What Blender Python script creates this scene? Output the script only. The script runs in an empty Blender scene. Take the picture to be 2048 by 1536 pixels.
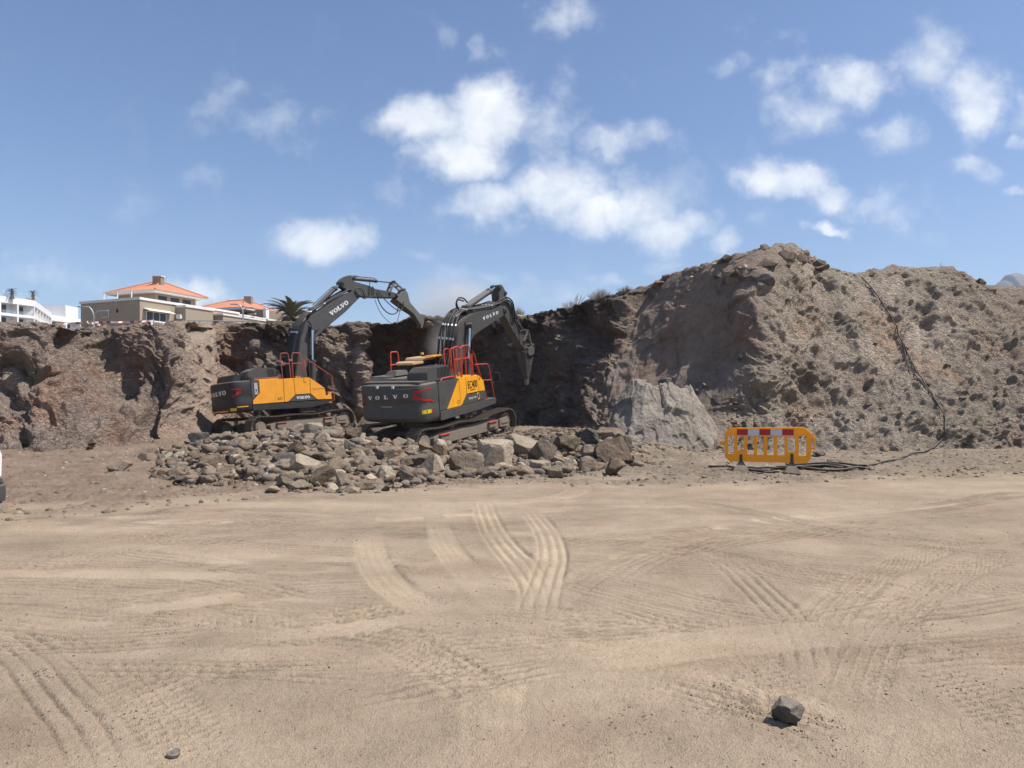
import bpy, bmesh, math, random
import numpy as np
from mathutils import Vector, Matrix, Euler
from mathutils.bvhtree import BVHTree

random.seed(7)
rng = np.random.default_rng(11)
scene = bpy.context.scene
R_ = math.radians

# ------------------------------------------------------------------ camera
F, HZ, CX, H = 1420.0, 805.0, 1024.0, 1.6      # focal length and horizon in photo pixels, camera height
cam_d = bpy.data.cameras.new('camera')
cam_d.sensor_width = 36.0
cam_d.lens = 36.0 * F / 2048.0
cam_d.shift_y = (HZ - 768.0) / 2048.0
cam_d.clip_start = 0.05
cam_d.clip_end = 20000
cam = bpy.data.objects.new('camera', cam_d)
scene.collection.objects.link(cam)
cam.location = (0, 0, H)
cam.rotation_euler = (R_(90), 0, 0)
scene.camera = cam


def P(px, py, D):
    """point of the place seen at photo pixel (px, py), D metres in front of the camera"""
    return Vector(((px - CX) / F * D, D, H + (HZ - py) / F * D))


# ------------------------------------------------------------------ light
SUN_AZ, SUN_EL = -7.0, 60.0        # azimuth from +x towards +y (right of frame, a little beyond it)
SUN_DIR = Vector((math.cos(R_(SUN_EL)) * math.cos(R_(SUN_AZ)), math.cos(R_(SUN_EL)) * math.sin(R_(SUN_AZ)), math.sin(R_(SUN_EL))))
sun_d = bpy.data.lights.new('sun', 'SUN')
sun_d.energy = 5.0
sun_d.angle = R_(0.5)
sun_d.color = (1.0, 0.955, 0.885)
sun = bpy.data.objects.new('sun', sun_d)
scene.collection.objects.link(sun)
sun.rotation_euler = (-SUN_DIR).to_track_quat('-Z', 'Y').to_euler()

scene.view_settings.view_transform = 'Standard'
scene.view_settings.look = 'None'
scene.view_settings.gamma = 1.0
scene.view_settings.exposure = 0.28
scene.view_settings.use_curve_mapping = False
scene.render.engine = 'CYCLES'
scene.cycles.max_bounces = 5
scene.cycles.diffuse_bounces = 3
scene.cycles.volume_bounces = 1
scene.cycles.use_denoising = True
scene.cycles.use_adaptive_sampling = True
scene.cycles.adaptive_threshold = 0.02
try:
    scene.cycles.denoising_prefilter = 'ACCURATE'
    scene.cycles.denoising_input_passes = 'RGB_ALBEDO_NORMAL'
except Exception:
    pass


class NT:
    """small helper for node trees"""
    def __init__(self, tree):
        self.t = tree
        self.n = tree.nodes
        self.l = tree.links

    def new(self, typ, **kw):
        nd = self.n.new(typ)
        for k, v in kw.items():
            setattr(nd, k, v)
        return nd

    def set(self, sock, v):
        if isinstance(v, bpy.types.NodeSocket):
            self.l.new(v, sock)
        else:
            if sock.type == 'RGBA' and len(v) == 3:
                v = tuple(v) + (1.0,)
            sock.default_value = v

    def math(self, op, a, b=0.0, c=0.0, clamp=False):
        nd = self.new('ShaderNodeMath', operation=op, use_clamp=clamp)
        for i, v in enumerate((a, b, c)):
            self.set(nd.inputs[i], v)
        return nd.outputs[0]

    def vmath(self, op, a, b=(0, 0, 0), c=(0, 0, 0)):
        nd = self.new('ShaderNodeVectorMath', operation=op)
        for i, v in enumerate((a, b, c)):
            if i < len(nd.inputs):
                self.set(nd.inputs[i], v)
        return nd.outputs['Value'] if op in ('LENGTH', 'DOT_PRODUCT', 'DISTANCE') else nd.outputs[0]

    def mix(self, fac, a, b, mode='MIX'):
        nd = self.new('ShaderNodeMix', data_type='RGBA', blend_type=mode)
        self.set(nd.inputs[0], fac)
        self.set(nd.inputs[6], a)
        self.set(nd.inputs[7], b)
        return nd.outputs[2]

    def noise(self, vec, scale, detail=4.0, rough=0.55, dist=0.0, lac=2.0):
        nd = self.new('ShaderNodeTexNoise')
        if vec is not None:
            self.set(nd.inputs['Vector'], vec)
        nd.inputs['Scale'].default_value = scale
        nd.inputs['Detail'].default_value = detail
        nd.inputs['Roughness'].default_value = rough
        nd.inputs['Lacunarity'].default_value = lac
        nd.inputs['Distortion'].default_value = dist
        return nd.outputs['Fac']

    def voronoi(self, vec, scale, feature='F1', rand=1.0):
        nd = self.new('ShaderNodeTexVoronoi', feature=feature)
        self.set(nd.inputs['Vector'], vec)
        nd.inputs['Scale'].default_value = scale
        nd.inputs['Randomness'].default_value = rand
        return nd.outputs['Distance']

    def ramp(self, fac, stops):
        nd = self.new('ShaderNodeValToRGB')
        self.set(nd.inputs[0], fac)
        el = nd.color_ramp.elements
        while len(el) < len(stops):
            el.new(0.5)
        for e, (p, c) in zip(el, stops):
            e.position = p
            e.color = (c, c, c, 1) if not hasattr(c, '__len__') else tuple(c) + (1.0,) * (4 - len(c))
        return nd.outputs[0]

    def mapr(self, v, a, b, c=0.0, d=1.0, smooth=False):
        nd = self.new('ShaderNodeMapRange')
        if smooth:
            nd.interpolation_type = 'SMOOTHSTEP'
        self.set(nd.inputs[0], v)
        for i, x in enumerate((a, b, c, d)):
            nd.inputs[i + 1].default_value = x
        return nd.outputs[0]

    def bump(self, height, strength=0.5, distance=0.02, normal=None):
        nd = self.new('ShaderNodeBump')
        nd.inputs['Strength'].default_value = strength
        nd.inputs['Distance'].default_value = distance
        self.set(nd.inputs['Height'], height)
        if normal is not None:
            self.l.new(normal, nd.inputs['Normal'])
        return nd.outputs[0]


# ------------------------------------------------------------------ sky
world = bpy.data.worlds.new('World')
scene.world = world
world.use_nodes = True
world.cycles.sampling_method = 'MANUAL'
world.cycles.sample_map_resolution = 512
w = NT(world.node_tree)
w.n.clear()
SKY_STRENGTH = 0.118
sky = w.new('ShaderNodeTexSky', sky_type='NISHITA')
sky.sun_disc = False
sky.sun_elevation = R_(SUN_EL)
sky.sun_rotation = R_(90.0 - SUN_AZ)     # rotation runs clockwise from +y
sky.altitude = 0
sky.air_density = 1.0
sky.dust_density = 1.0
sky.ozone_density = 3.0
tc = w.new('ShaderNodeTexCoord')
dirv = tc.outputs['Generated']
sep = w.new('ShaderNodeSeparateXYZ')
w.l.new(dirv, sep.inputs[0])
ay = w.math('MAXIMUM', w.math('ABSOLUTE', sep.outputs[1]), 0.02)
comb = w.new('ShaderNodeCombineXYZ')
w.l.new(w.math('DIVIDE', sep.outputs[0], ay), comb.inputs[0])
w.l.new(w.math('DIVIDE', sep.outputs[2], ay), comb.inputs[1])
pv = comb.outputs[0]
# ragged edges: push the coordinate about with two scales of noise
nz = w.new('ShaderNodeTexNoise')
nz.inputs['Scale'].default_value = 9.0
nz.inputs['Detail'].default_value = 7.0
nz.inputs['Roughness'].default_value = 0.62
w.l.new(pv, nz.inputs['Vector'])
off = w.vmath('SUBTRACT', nz.outputs['Color'], (0.5, 0.5, 0.5))
pw = w.vmath('MULTIPLY_ADD', off, (0.125, 0.095, 0.0), pv)
CLOUDS = [  # px, py, half width, half height, thickness
    (860, 232, 95, 62, 1.0), (968, 236, 105, 78, 1.15), (925, 300, 110, 62, 1.0), (805, 240, 60, 40, .6),
    (1095, 255, 85, 55, .55), (1215, 275, 110, 42, .6), (1300, 272, 60, 40, .45), (1110, 200, 40, 60, .35),
    (975, 408, 95, 62, .85), (1120, 372, 130, 66, 1.0), (1215, 415, 150, 62, .95), (1325, 458, 110, 45, .85),
    (1350, 380, 95, 60, .4), (1270, 345, 60, 35, .4),
    (640, 478, 115, 58, .95), (600, 455, 70, 40, .7), (800, 385, 55, 50, .35), (700, 412, 40, 22, .3),
    (1565, 358, 115, 50, 1.0), (1640, 385, 80, 38, .7), (1650, 453, 52, 17, .85), (1780, 410, 90, 40, .42), (1520, 450, 45, 30, .35), (1720, 410, 55, 26, .5),
    (1715, 165, 105, 62, .8), (1775, 272, 62, 45, .65), (1600, 235, 75, 65, .6), (1575, 150, 60, 50, .45), (1450, 135, 50, 30, .38), (1500, 118, 40, 24, .3),
    (1870, 120, 90, 80, .6), (1945, 195, 75, 95, .85), (1900, 80, 60, 40, .45), (1950, 332, 58, 28, .6), (2040, 298, 40, 20, .5), (2030, 370, 30, 16, .55), (2045, 235, 40, 60, .35), (1930, 405, 60, 20, .28),
    (962, 100, 42, 38, .5), (1125, 22, 75, 45, .5), (1140, 150, 40, 60, .3), (880, 60, 40, 40, .2),
    (545, 248, 95, 42, .30), (450, 245, 90, 45, .26), (470, 180, 90, 40, .22), (595, 290, 60, 40, .22), (372, 360, 42, 18, .32), (400, 345, 60, 40, .28), (420, 200, 60, 30, .25),
    (110, 555, 170, 34, .36), (20, 535, 80, 30, .22), (390, 588, 100, 34, .8), (470, 604, 110, 30, .7), (300, 600, 120, 30, .6),
    (1450, 492, 45, 30, .6), (1330, 525, 60, 25, .35), (1100, 585, 220, 45, .34), (990, 548, 60, 20, .4), (900, 545, 90, 25, .28), (830, 508, 40, 20, .28), (1210, 565, 50, 22, .5), (1420, 445, 40, 30, .3),
    (2200, 180, 150, 80, .8), (2350, 420, 140, 50, .8), (-150, 300, 150, 50, .5), (-300, 500, 160, 50, .7), (1300, -120, 140, 70, .6), (600, -160, 120, 60, .5), (1900, -150, 120, 90, .7),
]
dens = None
for (cx, cy, rx, ry, k) in CLOUDS:
    ux, uy = (cx - CX) / F, (HZ - cy) / F
    sx, sy = F / rx, F / ry
    d = w.vmath('LENGTH', w.vmath('MULTIPLY_ADD', pw, (sx, sy, 0), (-ux * sx, -uy * sy, 0)))
    v = w.math('MULTIPLY', w.mapr(d, 1.45, 0.15, 0.0, 1.0, smooth=True), k)
    dens = v if dens is None else w.math('MAXIMUM', dens, v)
# thin veil that breaks the blobs up, and loose puffs over the rest of the sky
n2 = w.noise(pv, 16.0, 8.0, 0.6)
n3 = w.noise(w.vmath('MULTIPLY', pv, (1, 1.5, 1)), 4.0, 6.0, 0.6)
dd = w.math('SUBTRACT', dens, w.mapr(n2, 0.62, 0.34, 0.0, 0.36))
dd = w.math('ADD', dd, w.mapr(n3, 0.56, 0.78, 0.0, 0.30))
alpha = w.mapr(dd, -0.08, 1.0, 0.0, 1.0, smooth=True)
alpha = w.math('MULTIPLY', alpha, w.mapr(sep.outputs[2], 0.0, 0.06, 0.35, 0.95))
n4 = w.noise(pw, 11.0, 5.0, 0.55)
ccol = w.mix(w.mapr(n4, 0.3, 0.68), (5.6, 6.0, 6.6), (8.2, 8.2, 8.2))
# the sky's own colour: pull the blue slightly towards the photograph's dusty blue
hs = w.new('ShaderNodeHueSaturation')
hs.inputs['Saturation'].default_value = 1.08
hs.inputs['Value'].default_value = 1.0
w.l.new(sky.outputs[0], hs.inputs['Color'])
skyc = w.mix(1.0, hs.outputs[0], (0.92, 0.90, 0.965), 'MULTIPLY')
bg = w.new('ShaderNodeBackground')
bg.inputs['Strength'].default_value = SKY_STRENGTH
w.l.new(w.mix(alpha, skyc, ccol), bg.inputs['Color'])
wo = w.new('ShaderNodeOutputWorld')
w.l.new(bg.outputs[0], wo.inputs['Surface'])

# ------------------------------------------------------------------ materials
MATS = {}


def principled(nt, **kw):
    b = nt.new('ShaderNodeBsdfPrincipled')
    for k, v in kw.items():
        nt.set(b.inputs[k.replace('_', ' ')], v)
    o = nt.new('ShaderNodeOutputMaterial')
    nt.l.new(b.outputs[0], o.inputs['Surface'])
    return b


def newmat(name):
    m = bpy.data.materials.new(name)
    m.use_nodes = True
    m.node_tree.nodes.clear()
    MATS[name] = m
    return NT(m.node_tree)


def paint(name, col, rough=0.45, metal=0.0, dust=0.5, dustcol=(0.30, 0.235, 0.17), var=0.08, scale=3.0, spec=0.4, trans=0.0):
    """machine paint or plastic with patchy dust that lies thicker on surfaces that face up"""
    t = newmat(name)
    tcn = t.new('ShaderNodeTexCoord')
    g = t.new('ShaderNodeNewGeometry')
    s = t.new('ShaderNodeSeparateXYZ')
    t.l.new(g.outputs['Normal'], s.inputs[0])
    n = t.noise(tcn.outputs['Object'], scale, 5, 0.6)
    nf = t.noise(tcn.outputs['Object'], scale * 9, 4, 0.6)
    base = t.mix(t.mapr(n, 0.3, 0.7), tuple(c * (1 - var) for c in col), tuple(min(1, c * (1 + var)) for c in col))
    up = t.mapr(s.outputs[2], 0.15, 0.95, 0.10, 0.72)
    df = t.math('MULTIPLY', t.math('MULTIPLY', up, dust), t.mapr(t.math('ADD', n, t.math('MULTIPLY', nf, 0.6)), 0.55, 1.0, 0.35, 1.35), clamp=True)
    c = t.mix(df, base, dustcol)
    b = principled(t, Base_Color=c, Roughness=t.mapr(df, 0, 0.6, rough, 0.9), Metallic=metal)
    b.inputs['Specular IOR Level'].default_value = spec
    t.l.new(t.bump(nf, 0.08, 0.01), b.inputs['Normal'])
    return MATS[name]


paint('machine_grey', (0.058, 0.057, 0.056), 0.5, dust=0.5)
paint('machine_dark', (0.024, 0.024, 0.025), 0.5, dust=0.38)
paint('machine_yellow', (0.80, 0.36, 0.018), 0.42, dust=0.16)
paint('machine_yellow_warm', (0.78, 0.33, 0.03), 0.45, dust=0.20)
paint('cab_roof_tan', (0.55, 0.36, 0.18), 0.6, dust=0.5)
paint('rail_red', (0.50, 0.05, 0.022), 0.5, dust=0.12)
paint('rail_faded', (0.42, 0.075, 0.05), 0.55, dust=0.25)
paint('mark_red', (0.42, 0.012, 0.015), 0.4, dust=0.05)
paint('mark_white', (0.74, 0.74, 0.72), 0.4, dust=0.08)
paint('mark_black', (0.012, 0.012, 0.012), 0.5, dust=0.05)
paint('mark_yellow', (0.62, 0.45, 0.02), 0.5, dust=0.1)
paint('mark_amber', (0.75, 0.42, 0.06), 0.4, dust=0.05)
paint('light_lens', (0.62, 0.64, 0.65), 0.15, dust=0.1)
paint('steel_track', (0.12, 0.10, 0.082), 0.6, metal=0.35, dust=1.0, dustcol=(0.22, 0.17, 0.125), scale=6)
paint('frame_dusty', (0.20, 0.165, 0.13), 0.8, dust=1.1, dustcol=(0.27, 0.215, 0.16), scale=4)
paint('steel_worn', (0.20, 0.185, 0.165), 0.45, metal=0.6, dust=0.6, scale=5)
paint('chrome_rod', (0.62, 0.64, 0.66), 0.14, metal=1.0, dust=0.05)
paint('rubber_hose', (0.016, 0.016, 0.017), 0.5, dust=0.35)
paint('hose_clamp', (0.40, 0.40, 0.40), 0.35, metal=0.8, dust=0.2)
paint('site_hose', (0.020, 0.019, 0.018), 0.55, dust=0.55)
paint('barrier_orange', (0.97, 0.50, 0.03), 0.42, dust=0.14, dustcol=(0.5, 0.3, 0.12))
_t = NT(MATS['barrier_orange'].node_tree)           # thin plastic lets some daylight through
_b = [n_ for n_ in _t.n if n_.type == 'BSDF_PRINCIPLED'][0]
_o = [n_ for n_ in _t.n if n_.type == 'OUTPUT_MATERIAL'][0]
_tr = _t.new('ShaderNodeBsdfTranslucent')
_tr.inputs['Color'].default_value = (1.0, 0.50, 0.03, 1)
_mx = _t.new('ShaderNodeMixShader')
_mx.inputs[0].default_value = 0.4
_t.l.new(_b.outputs[0], _mx.inputs[1])
_t.l.new(_tr.outputs[0], _mx.inputs[2])
_t.l.new(_mx.outputs[0], _o.inputs['Surface'])
paint('barrier_foot', (0.055, 0.052, 0.048), 0.8, dust=0.9)
paint('strip_red', (0.36, 0.008, 0.018), 0.35, dust=0.08)
paint('strip_white', (0.52, 0.54, 0.57), 0.35, dust=0.12)
paint('car_white', (0.78, 0.78, 0.77), 0.25, dust=0.10, spec=0.5)
paint('car_plastic', (0.055, 0.056, 0.058), 0.6, dust=0.3)
paint('car_chrome', (0.55, 0.56, 0.57), 0.18, metal=1.0, dust=0.15)
paint('tyre_rubber', (0.02, 0.02, 0.02), 0.8, dust=0.6)
paint('white_render', (0.80, 0.79, 0.77), 0.8, dust=0.08)
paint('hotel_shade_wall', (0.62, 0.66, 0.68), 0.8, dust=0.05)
paint('timber_panel', (0.45, 0.33, 0.20), 0.7, dust=0.1)
paint('villa_render', (0.35, 0.285, 0.21), 0.85, dust=0.12, var=0.05, scale=1.2)
paint('villa_trim', (0.74, 0.71, 0.66), 0.8, dust=0.1)
paint('villa_brown', (0.28, 0.215, 0.165), 0.85, dust=0.1)
paint('lamp_metal', (0.45, 0.44, 0.42), 0.45, metal=0.4, dust=0.1)
paint('fence_wood', (0.20, 0.14, 0.10), 0.8, dust=0.4)
paint('tape_red', (0.50, 0.13, 0.09), 0.5, dust=0.2)
paint('tape_white', (0.75, 0.72, 0.68), 0.5, dust=0.2)
paint('palm_trunk', (0.16, 0.12, 0.085), 0.9, dust=0.3)
paint('dry_twig', (0.26, 0.21, 0.14), 0.9, dust=0.3)
paint('dry_leaf', (0.36, 0.32, 0.21), 0.9, dust=0.2)
paint('awning_white', (0.78, 0.74, 0.64), 0.7, dust=0.1)

t = newmat('glass_dark')
b = principled(t, Base_Color=(0.02, 0.024, 0.028), Roughness=0.06)
t = newmat('glass_clear')
b = principled(t, Base_Color=(0.75, 0.85, 0.88), Roughness=0.05)
b.inputs['Transmission Weight'].default_value = 0.85
b.inputs['IOR'].default_value = 1.05

t = newmat('roof_tile')
tcn = t.new('ShaderNodeTexCoord')
n = t.noise(tcn.outputs['Object'], 3.0, 4, 0.6)
c = t.mix(t.mapr(n, 0.3, 0.7), (0.48, 0.185, 0.10), (0.57, 0.245, 0.145))
principled(t, Base_Color=c, Roughness=0.8)

t = newmat('palm_leaf')
tcn = t.new('ShaderNodeTexCoord')
oi = t.new('ShaderNodeObjectInfo')
n = t.noise(tcn.outputs['Object'], 4.0, 3, 0.6)
c = t.mix(t.math('ADD', t.math('MULTIPLY', n, 0.5), t.math('MULTIPLY', oi.outputs['Random'], 0.5)), (0.085, 0.09, 0.05), (0.24, 0.23, 0.14))
b = principled(t, Base_Color=c, Roughness=0.55)

# earth and rock ------------------------------------------------------
t = newmat('cliff_earth')
tcn = t.new('ShaderNodeTexCoord')
pos = tcn.outputs['Object']
at = t.new('ShaderNodeAttribute', attribute_name='tint')
at2 = t.new('ShaderNodeAttribute', attribute_name='surf')      # 0 smooth scraped face, 1 crumbly
g = t.new('ShaderNodeNewGeometry')
s = t.new('ShaderNodeSeparateXYZ')
t.l.new(g.outputs['Normal'], s.inputs[0])
n_big = t.noise(pos, 0.55, 5, 0.6)
n_mid = t.noise(pos, 2.6, 6, 0.65)
n_fin = t.noise(pos, 17.0, 5, 0.7)
v_cl = t.voronoi(pos, 7.0)
v_cl2 = t.voronoi(pos, 19.0)
val = t.math('ADD', t.math('MULTIPLY', n_big, 0.7), t.math('ADD', t.math('MULTIPLY', n_mid, 0.75), t.math('MULTIPLY', n_fin, 0.45)))
var = t.mapr(val, 0.65, 1.25, 0.52, 1.45)
c = t.mix(1.0, at.outputs['Color'], var, 'MULTIPLY')
c = t.mix(t.mapr(n_mid, 0.58, 0.72, 0.0, 0.35), c, t.mix(1.0, c, (1.25, 0.95, 0.74), 'MULTIPLY'))
dustm = t.math('MULTIPLY', t.mapr(s.outputs[2], 0.35, 0.85), t.mapr(n_mid, 0.3, 0.6, 0.15, 0.5))
c = t.mix(dustm, c, (0.345, 0.283, 0.228))
hgt = t.math('ADD', t.math('MULTIPLY', n_fin, 0.9), t.math('MULTIPLY', v_cl2, 0.45))
hgt = t.math('ADD', hgt, t.math('MULTIPLY', v_cl, t.math('MULTIPLY', at2.outputs['Fac'], 1.0)))
hgt = t.math('ADD', hgt, t.math('MULTIPLY', n_mid, 0.8))
wrp = t.vmath('ADD', t.vmath('MULTIPLY', pos, (1, 1, 2.1)), t.vmath('MULTIPLY', n_mid, (.5, .5, .5)))
for sc_, k_ in ((3.2, .55), (9.0, .30)):
    ve = t.voronoi(wrp, sc_, 'DISTANCE_TO_EDGE')
    hgt = t.math('ADD', hgt, t.math('MULTIPLY', t.mapr(ve, 0.0, 0.10), t.math('MULTIPLY', at2.outputs['Fac'], k_)))
b = principled(t, Base_Color=c, Roughness=0.95)
b.inputs['Specular IOR Level'].default_value = 0.1
t.l.new(t.bump(hgt, 1.0, 0.11), b.inputs['Normal'])

t = newmat('ground_dust')
tcn = t.new('ShaderNodeTexCoord')
pos = tcn.outputs['Object']
at = t.new('ShaderNodeAttribute', attribute_name='tint')
n_big = t.noise(pos, 0.35, 5, 0.6)
n_mid = t.noise(pos, 2.2, 6, 0.62)
n_fin = t.noise(pos, 26.0, 4, 0.7)
n_gr = t.noise(pos, 95.0, 3, 0.7)
val = t.math('ADD', t.math('MULTIPLY', n_big, 0.6), t.math('ADD', t.math('MULTIPLY', n_mid, 0.6), t.math('ADD', t.math('MULTIPLY', n_fin, 0.5), t.math('MULTIPLY', n_gr, 0.75))))
c = t.mix(1.0, at.outputs['Color'], t.mapr(val, 0.9, 1.55, 0.70, 1.28), 'MULTIPLY')
c = t.mix(t.mapr(n_mid, 0.52, 0.72, 0.0, 0.22), c, (0.34, 0.255, 0.215))
v_g = t.voronoi(pos, 34.0)
v_g2 = t.voronoi(pos, 120.0)
grit = t.mapr(v_g, 0.0, 0.22, 1.0, 0.0)
c = t.mix(t.math('MULTIPLY', t.math('MULTIPLY', grit, t.mapr(n_mid, 0.42, 0.62)), 0.3), c, (0.13, 0.115, 0.10))
hgt = t.math('ADD', t.math('MULTIPLY', n_fin, 0.6), t.math('ADD', t.math('MULTIPLY', n_gr, 0.35), t.math('MULTIPLY', v_g2, 0.22)))
b = principled(t, Base_Color=c, Roughness=0.97)
b.inputs['Specular IOR Level'].default_value = 0.08
t.l.new(t.bump(hgt, 0.9, 0.03), b.inputs['Normal'])


def rockmat(name, a, bcol, dustcol=(0.31, 0.25, 0.185), dust=0.3):
    t = newmat(name)
    tcn = t.new('ShaderNodeTexCoord')
    pos = tcn.outputs['Object']
    oi = t.new('ShaderNodeObjectInfo')
    g = t.new('ShaderNodeNewGeometry')
    s = t.new('ShaderNodeSeparateXYZ')
    t.l.new(g.outputs['Normal'], s.inputs[0])
    p2 = t.vmath('ADD', g.outputs['Position'], t.vmath('MULTIPLY', oi.outputs['Random'], (37, 19, 53)))
    n = t.noise(p2, 2.6, 6, 0.65)
    nf = t.noise(p2, 24.0, 5, 0.7)
    c = t.mix(t.mapr(n, 0.35, 0.65), a, bcol)
    c = t.mix(1.0, c, t.mapr(oi.outputs['Random'], 0, 1, 0.62, 1.38), 'MULTIPLY')
    c = t.mix(1.0, c, t.mapr(nf, 0.25, 0.75, 0.62, 1.34), 'MULTIPLY')
    vf = t.voronoi(p2, 9.0)
    c = t.mix(t.math('MULTIPLY', t.mapr(s.outputs[2], 0.1, 0.85), t.mapr(n, 0.3, 0.62, dust * 0.4, dust)), c, dustcol)
    b = principled(t, Base_Color=c, Roughness=0.95)
    b.inputs['Specular IOR Level'].default_value = 0.12
    hg = t.math('ADD', t.math('ADD', nf, t.math('MULTIPLY', n, 1.2)), t.math('MULTIPLY', vf, 0.6))
    t.l.new(t.bump(hg, 0.85, 0.05), b.inputs['Normal'])


rockmat('rock_grey', (0.125, 0.099, 0.073), (0.225, 0.18, 0.134))
rockmat('rock_brown', (0.115, 0.084, 0.058), (0.215, 0.158, 0.112))
rockmat('rock_pale', (0.30, 0.245, 0.175), (0.43, 0.35, 0.26))
rockmat('rock_dark', (0.085, 0.078, 0.072), (0.145, 0.13, 0.115), dust=0.3)
rockmat('rock_ochre', (0.27, 0.19, 0.12), (0.36, 0.26, 0.17))
rockmat('outcrop_grey', (0.18, 0.155, 0.128), (0.275, 0.24, 0.198), dustcol=(0.35, 0.30, 0.24), dust=0.45)
rockmat('stone_basalt', (0.085, 0.077, 0.068), (0.15, 0.135, 0.118), dustcol=(0.36, 0.30, 0.23), dust=0.6)  # heavy top dust also paints the sunlit upper face into the colour

t = newmat('mountain_rock')
tcn = t.new('ShaderNodeTexCoord')
n = t.noise(tcn.outputs['Object'], 0.01, 5, 0.6)
principled(t, Base_Color=t.mix(n, (0.10, 0.09, 0.07), (0.2, 0.17, 0.13)), Roughness=1.0)

# ------------------------------------------------------------------ noise in numpy


def _hash(ix, iy, iz, s):
    n = (ix.astype(np.uint32) * np.uint32(374761393) + iy.astype(np.uint32) * np.uint32(668265263)
         + iz.astype(np.uint32) * np.uint32(2246822519) + np.uint32((s * 3266489917) & 0xffffffff))
    n ^= n >> np.uint32(15)
    n *= np.uint32(2246822519)
    n ^= n >> np.uint32(13)
    n *= np.uint32(3266489917)
    n ^= n >> np.uint32(16)
    return n


_G = rng.normal(size=(64, 3))
_G /= np.linalg.norm(_G, axis=1)[:, None]
_G = _G.astype(np.float32)


def perlin(p, seed=0):
    p = p.astype(np.float32)
    i = np.floor(p)
    f = p - i
    i = i.astype(np.int64)
    u = f * f * f * (f * (f * 6 - 15) + 10)
    out = 0
    for dx in (0, 1):
        wx = u[:, 0] if dx else 1 - u[:, 0]
        for dy in (0, 1):
            wy = u[:, 1] if dy else 1 - u[:, 1]
            for dz in (0, 1):
                wz = u[:, 2] if dz else 1 - u[:, 2]
                g = _G[_hash(i[:, 0] + dx, i[:, 1] + dy, i[:, 2] + dz, seed) & np.uint32(63)]
                d = g[:, 0] * (f[:, 0] - dx) + g[:, 1] * (f[:, 1] - dy) + g[:, 2] * (f[:, 2] - dz)
                out = out + wx * wy * wz * d
    return out * 1.6


def fbm(p, octv=4, seed=0, gain=0.5, lac=2.03, ridged=False):
    o, a, q = 0, 1.0, p
    for k in range(octv):
        v = perlin(q, seed + k * 17)
        if ridged:
            v = 1 - 2 * np.abs(v)
        o = o + a * v
        a *= gain
        q = q * lac
    return o


def cells(p, seed=0, jit=0.8):
    """cellular noise: F1, F2, three random numbers of the nearest cell, offset from its centre"""
    p = p.astype(np.float32)
    b0 = np.floor(p - 0.5).astype(np.int64)
    N = len(p)
    f1 = np.full(N, 9.0, np.float32)
    f2 = np.full(N, 9.0, np.float32)
    hid = np.zeros(N, np.uint32)
    offv = np.zeros((N, 3), np.float32)
    for dx in (0, 1):
        for dy in (0, 1):
            for dz in (0, 1):
                ix, iy, iz = b0[:, 0] + dx, b0[:, 1] + dy, b0[:, 2] + dz
                h = _hash(ix, iy, iz, seed)
                r = np.stack([(h & np.uint32(1023)), (h >> np.uint32(10)) & np.uint32(1023), (h >> np.uint32(20)) & np.uint32(1023)], 1).astype(np.float32) / 1023.0
                c = np.stack([ix, iy, iz], 1) + 0.5 + (r - 0.5) * jit
                v = (p - c).astype(np.float32)
                d = np.sqrt((v * v).sum(1))
                m = d < f1
                f2 = np.where(m, f1, np.minimum(f2, d))
                f1 = np.where(m, d, f1)
                hid = np.where(m, h, hid)
                offv = np.where(m[:, None], v, offv)
    h = _hash(hid.astype(np.int64), hid.astype(np.int64) >> 7, hid.astype(np.int64) >> 13, seed + 5)
    rr = np.stack([(h & np.uint32(1023)), (h >> np.uint32(10)) & np.uint32(1023), (h >> np.uint32(20)) & np.uint32(1023)], 1).astype(np.float32) / 1023.0
    return f1, f2, rr, offv


def blocky(p, seed=0, slope=0.9, crack=0.25):
    """broken-rock relief: every cell is a tilted facet at a height of its own"""
    f1, f2, rr, o = cells(p, seed)
    hgt = (rr[:, 0] - 0.5) * 1.1 + slope * ((rr[:, 1] - 0.5) * o[:, 0] + (rr[:, 2] - 0.5) * o[:, 1] + (rr[:, 0] - 0.5) * o[:, 2]) * 1.6
    return hgt - crack * np.clip(1 - (f2 - f1) / 0.12, 0, 1)


def sstep(a, b, x):
    t = np.clip((x - a) / (b - a), 0, 1)
    return t * t * (3 - 2 * t)


# ------------------------------------------------------------------ object helpers
COL = scene.collection


def tag(o, label=None, cat=None, group=None, kind=None):
    if label:
        o['label'] = label
    if cat:
        o['category'] = cat
    if group:
        o['group'] = group
    if kind:
        o['kind'] = kind
    return o


def link(name, mesh, parent=None, mats=()):
    o = bpy.data.objects.new(name, mesh)
    COL.objects.link(o)
    for m in mats:
        mesh.materials.append(MATS[m])
    if parent is not None:
        o.parent = parent
    return o


def empty(name, loc=(0, 0, 0), rz=0.0):
    o = bpy.data.objects.new(name, None)
    o.empty_display_size = 0.3
    COL.objects.link(o)
    o.location = loc
    o.rotation_euler = (0, 0, rz)
    return o


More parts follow.
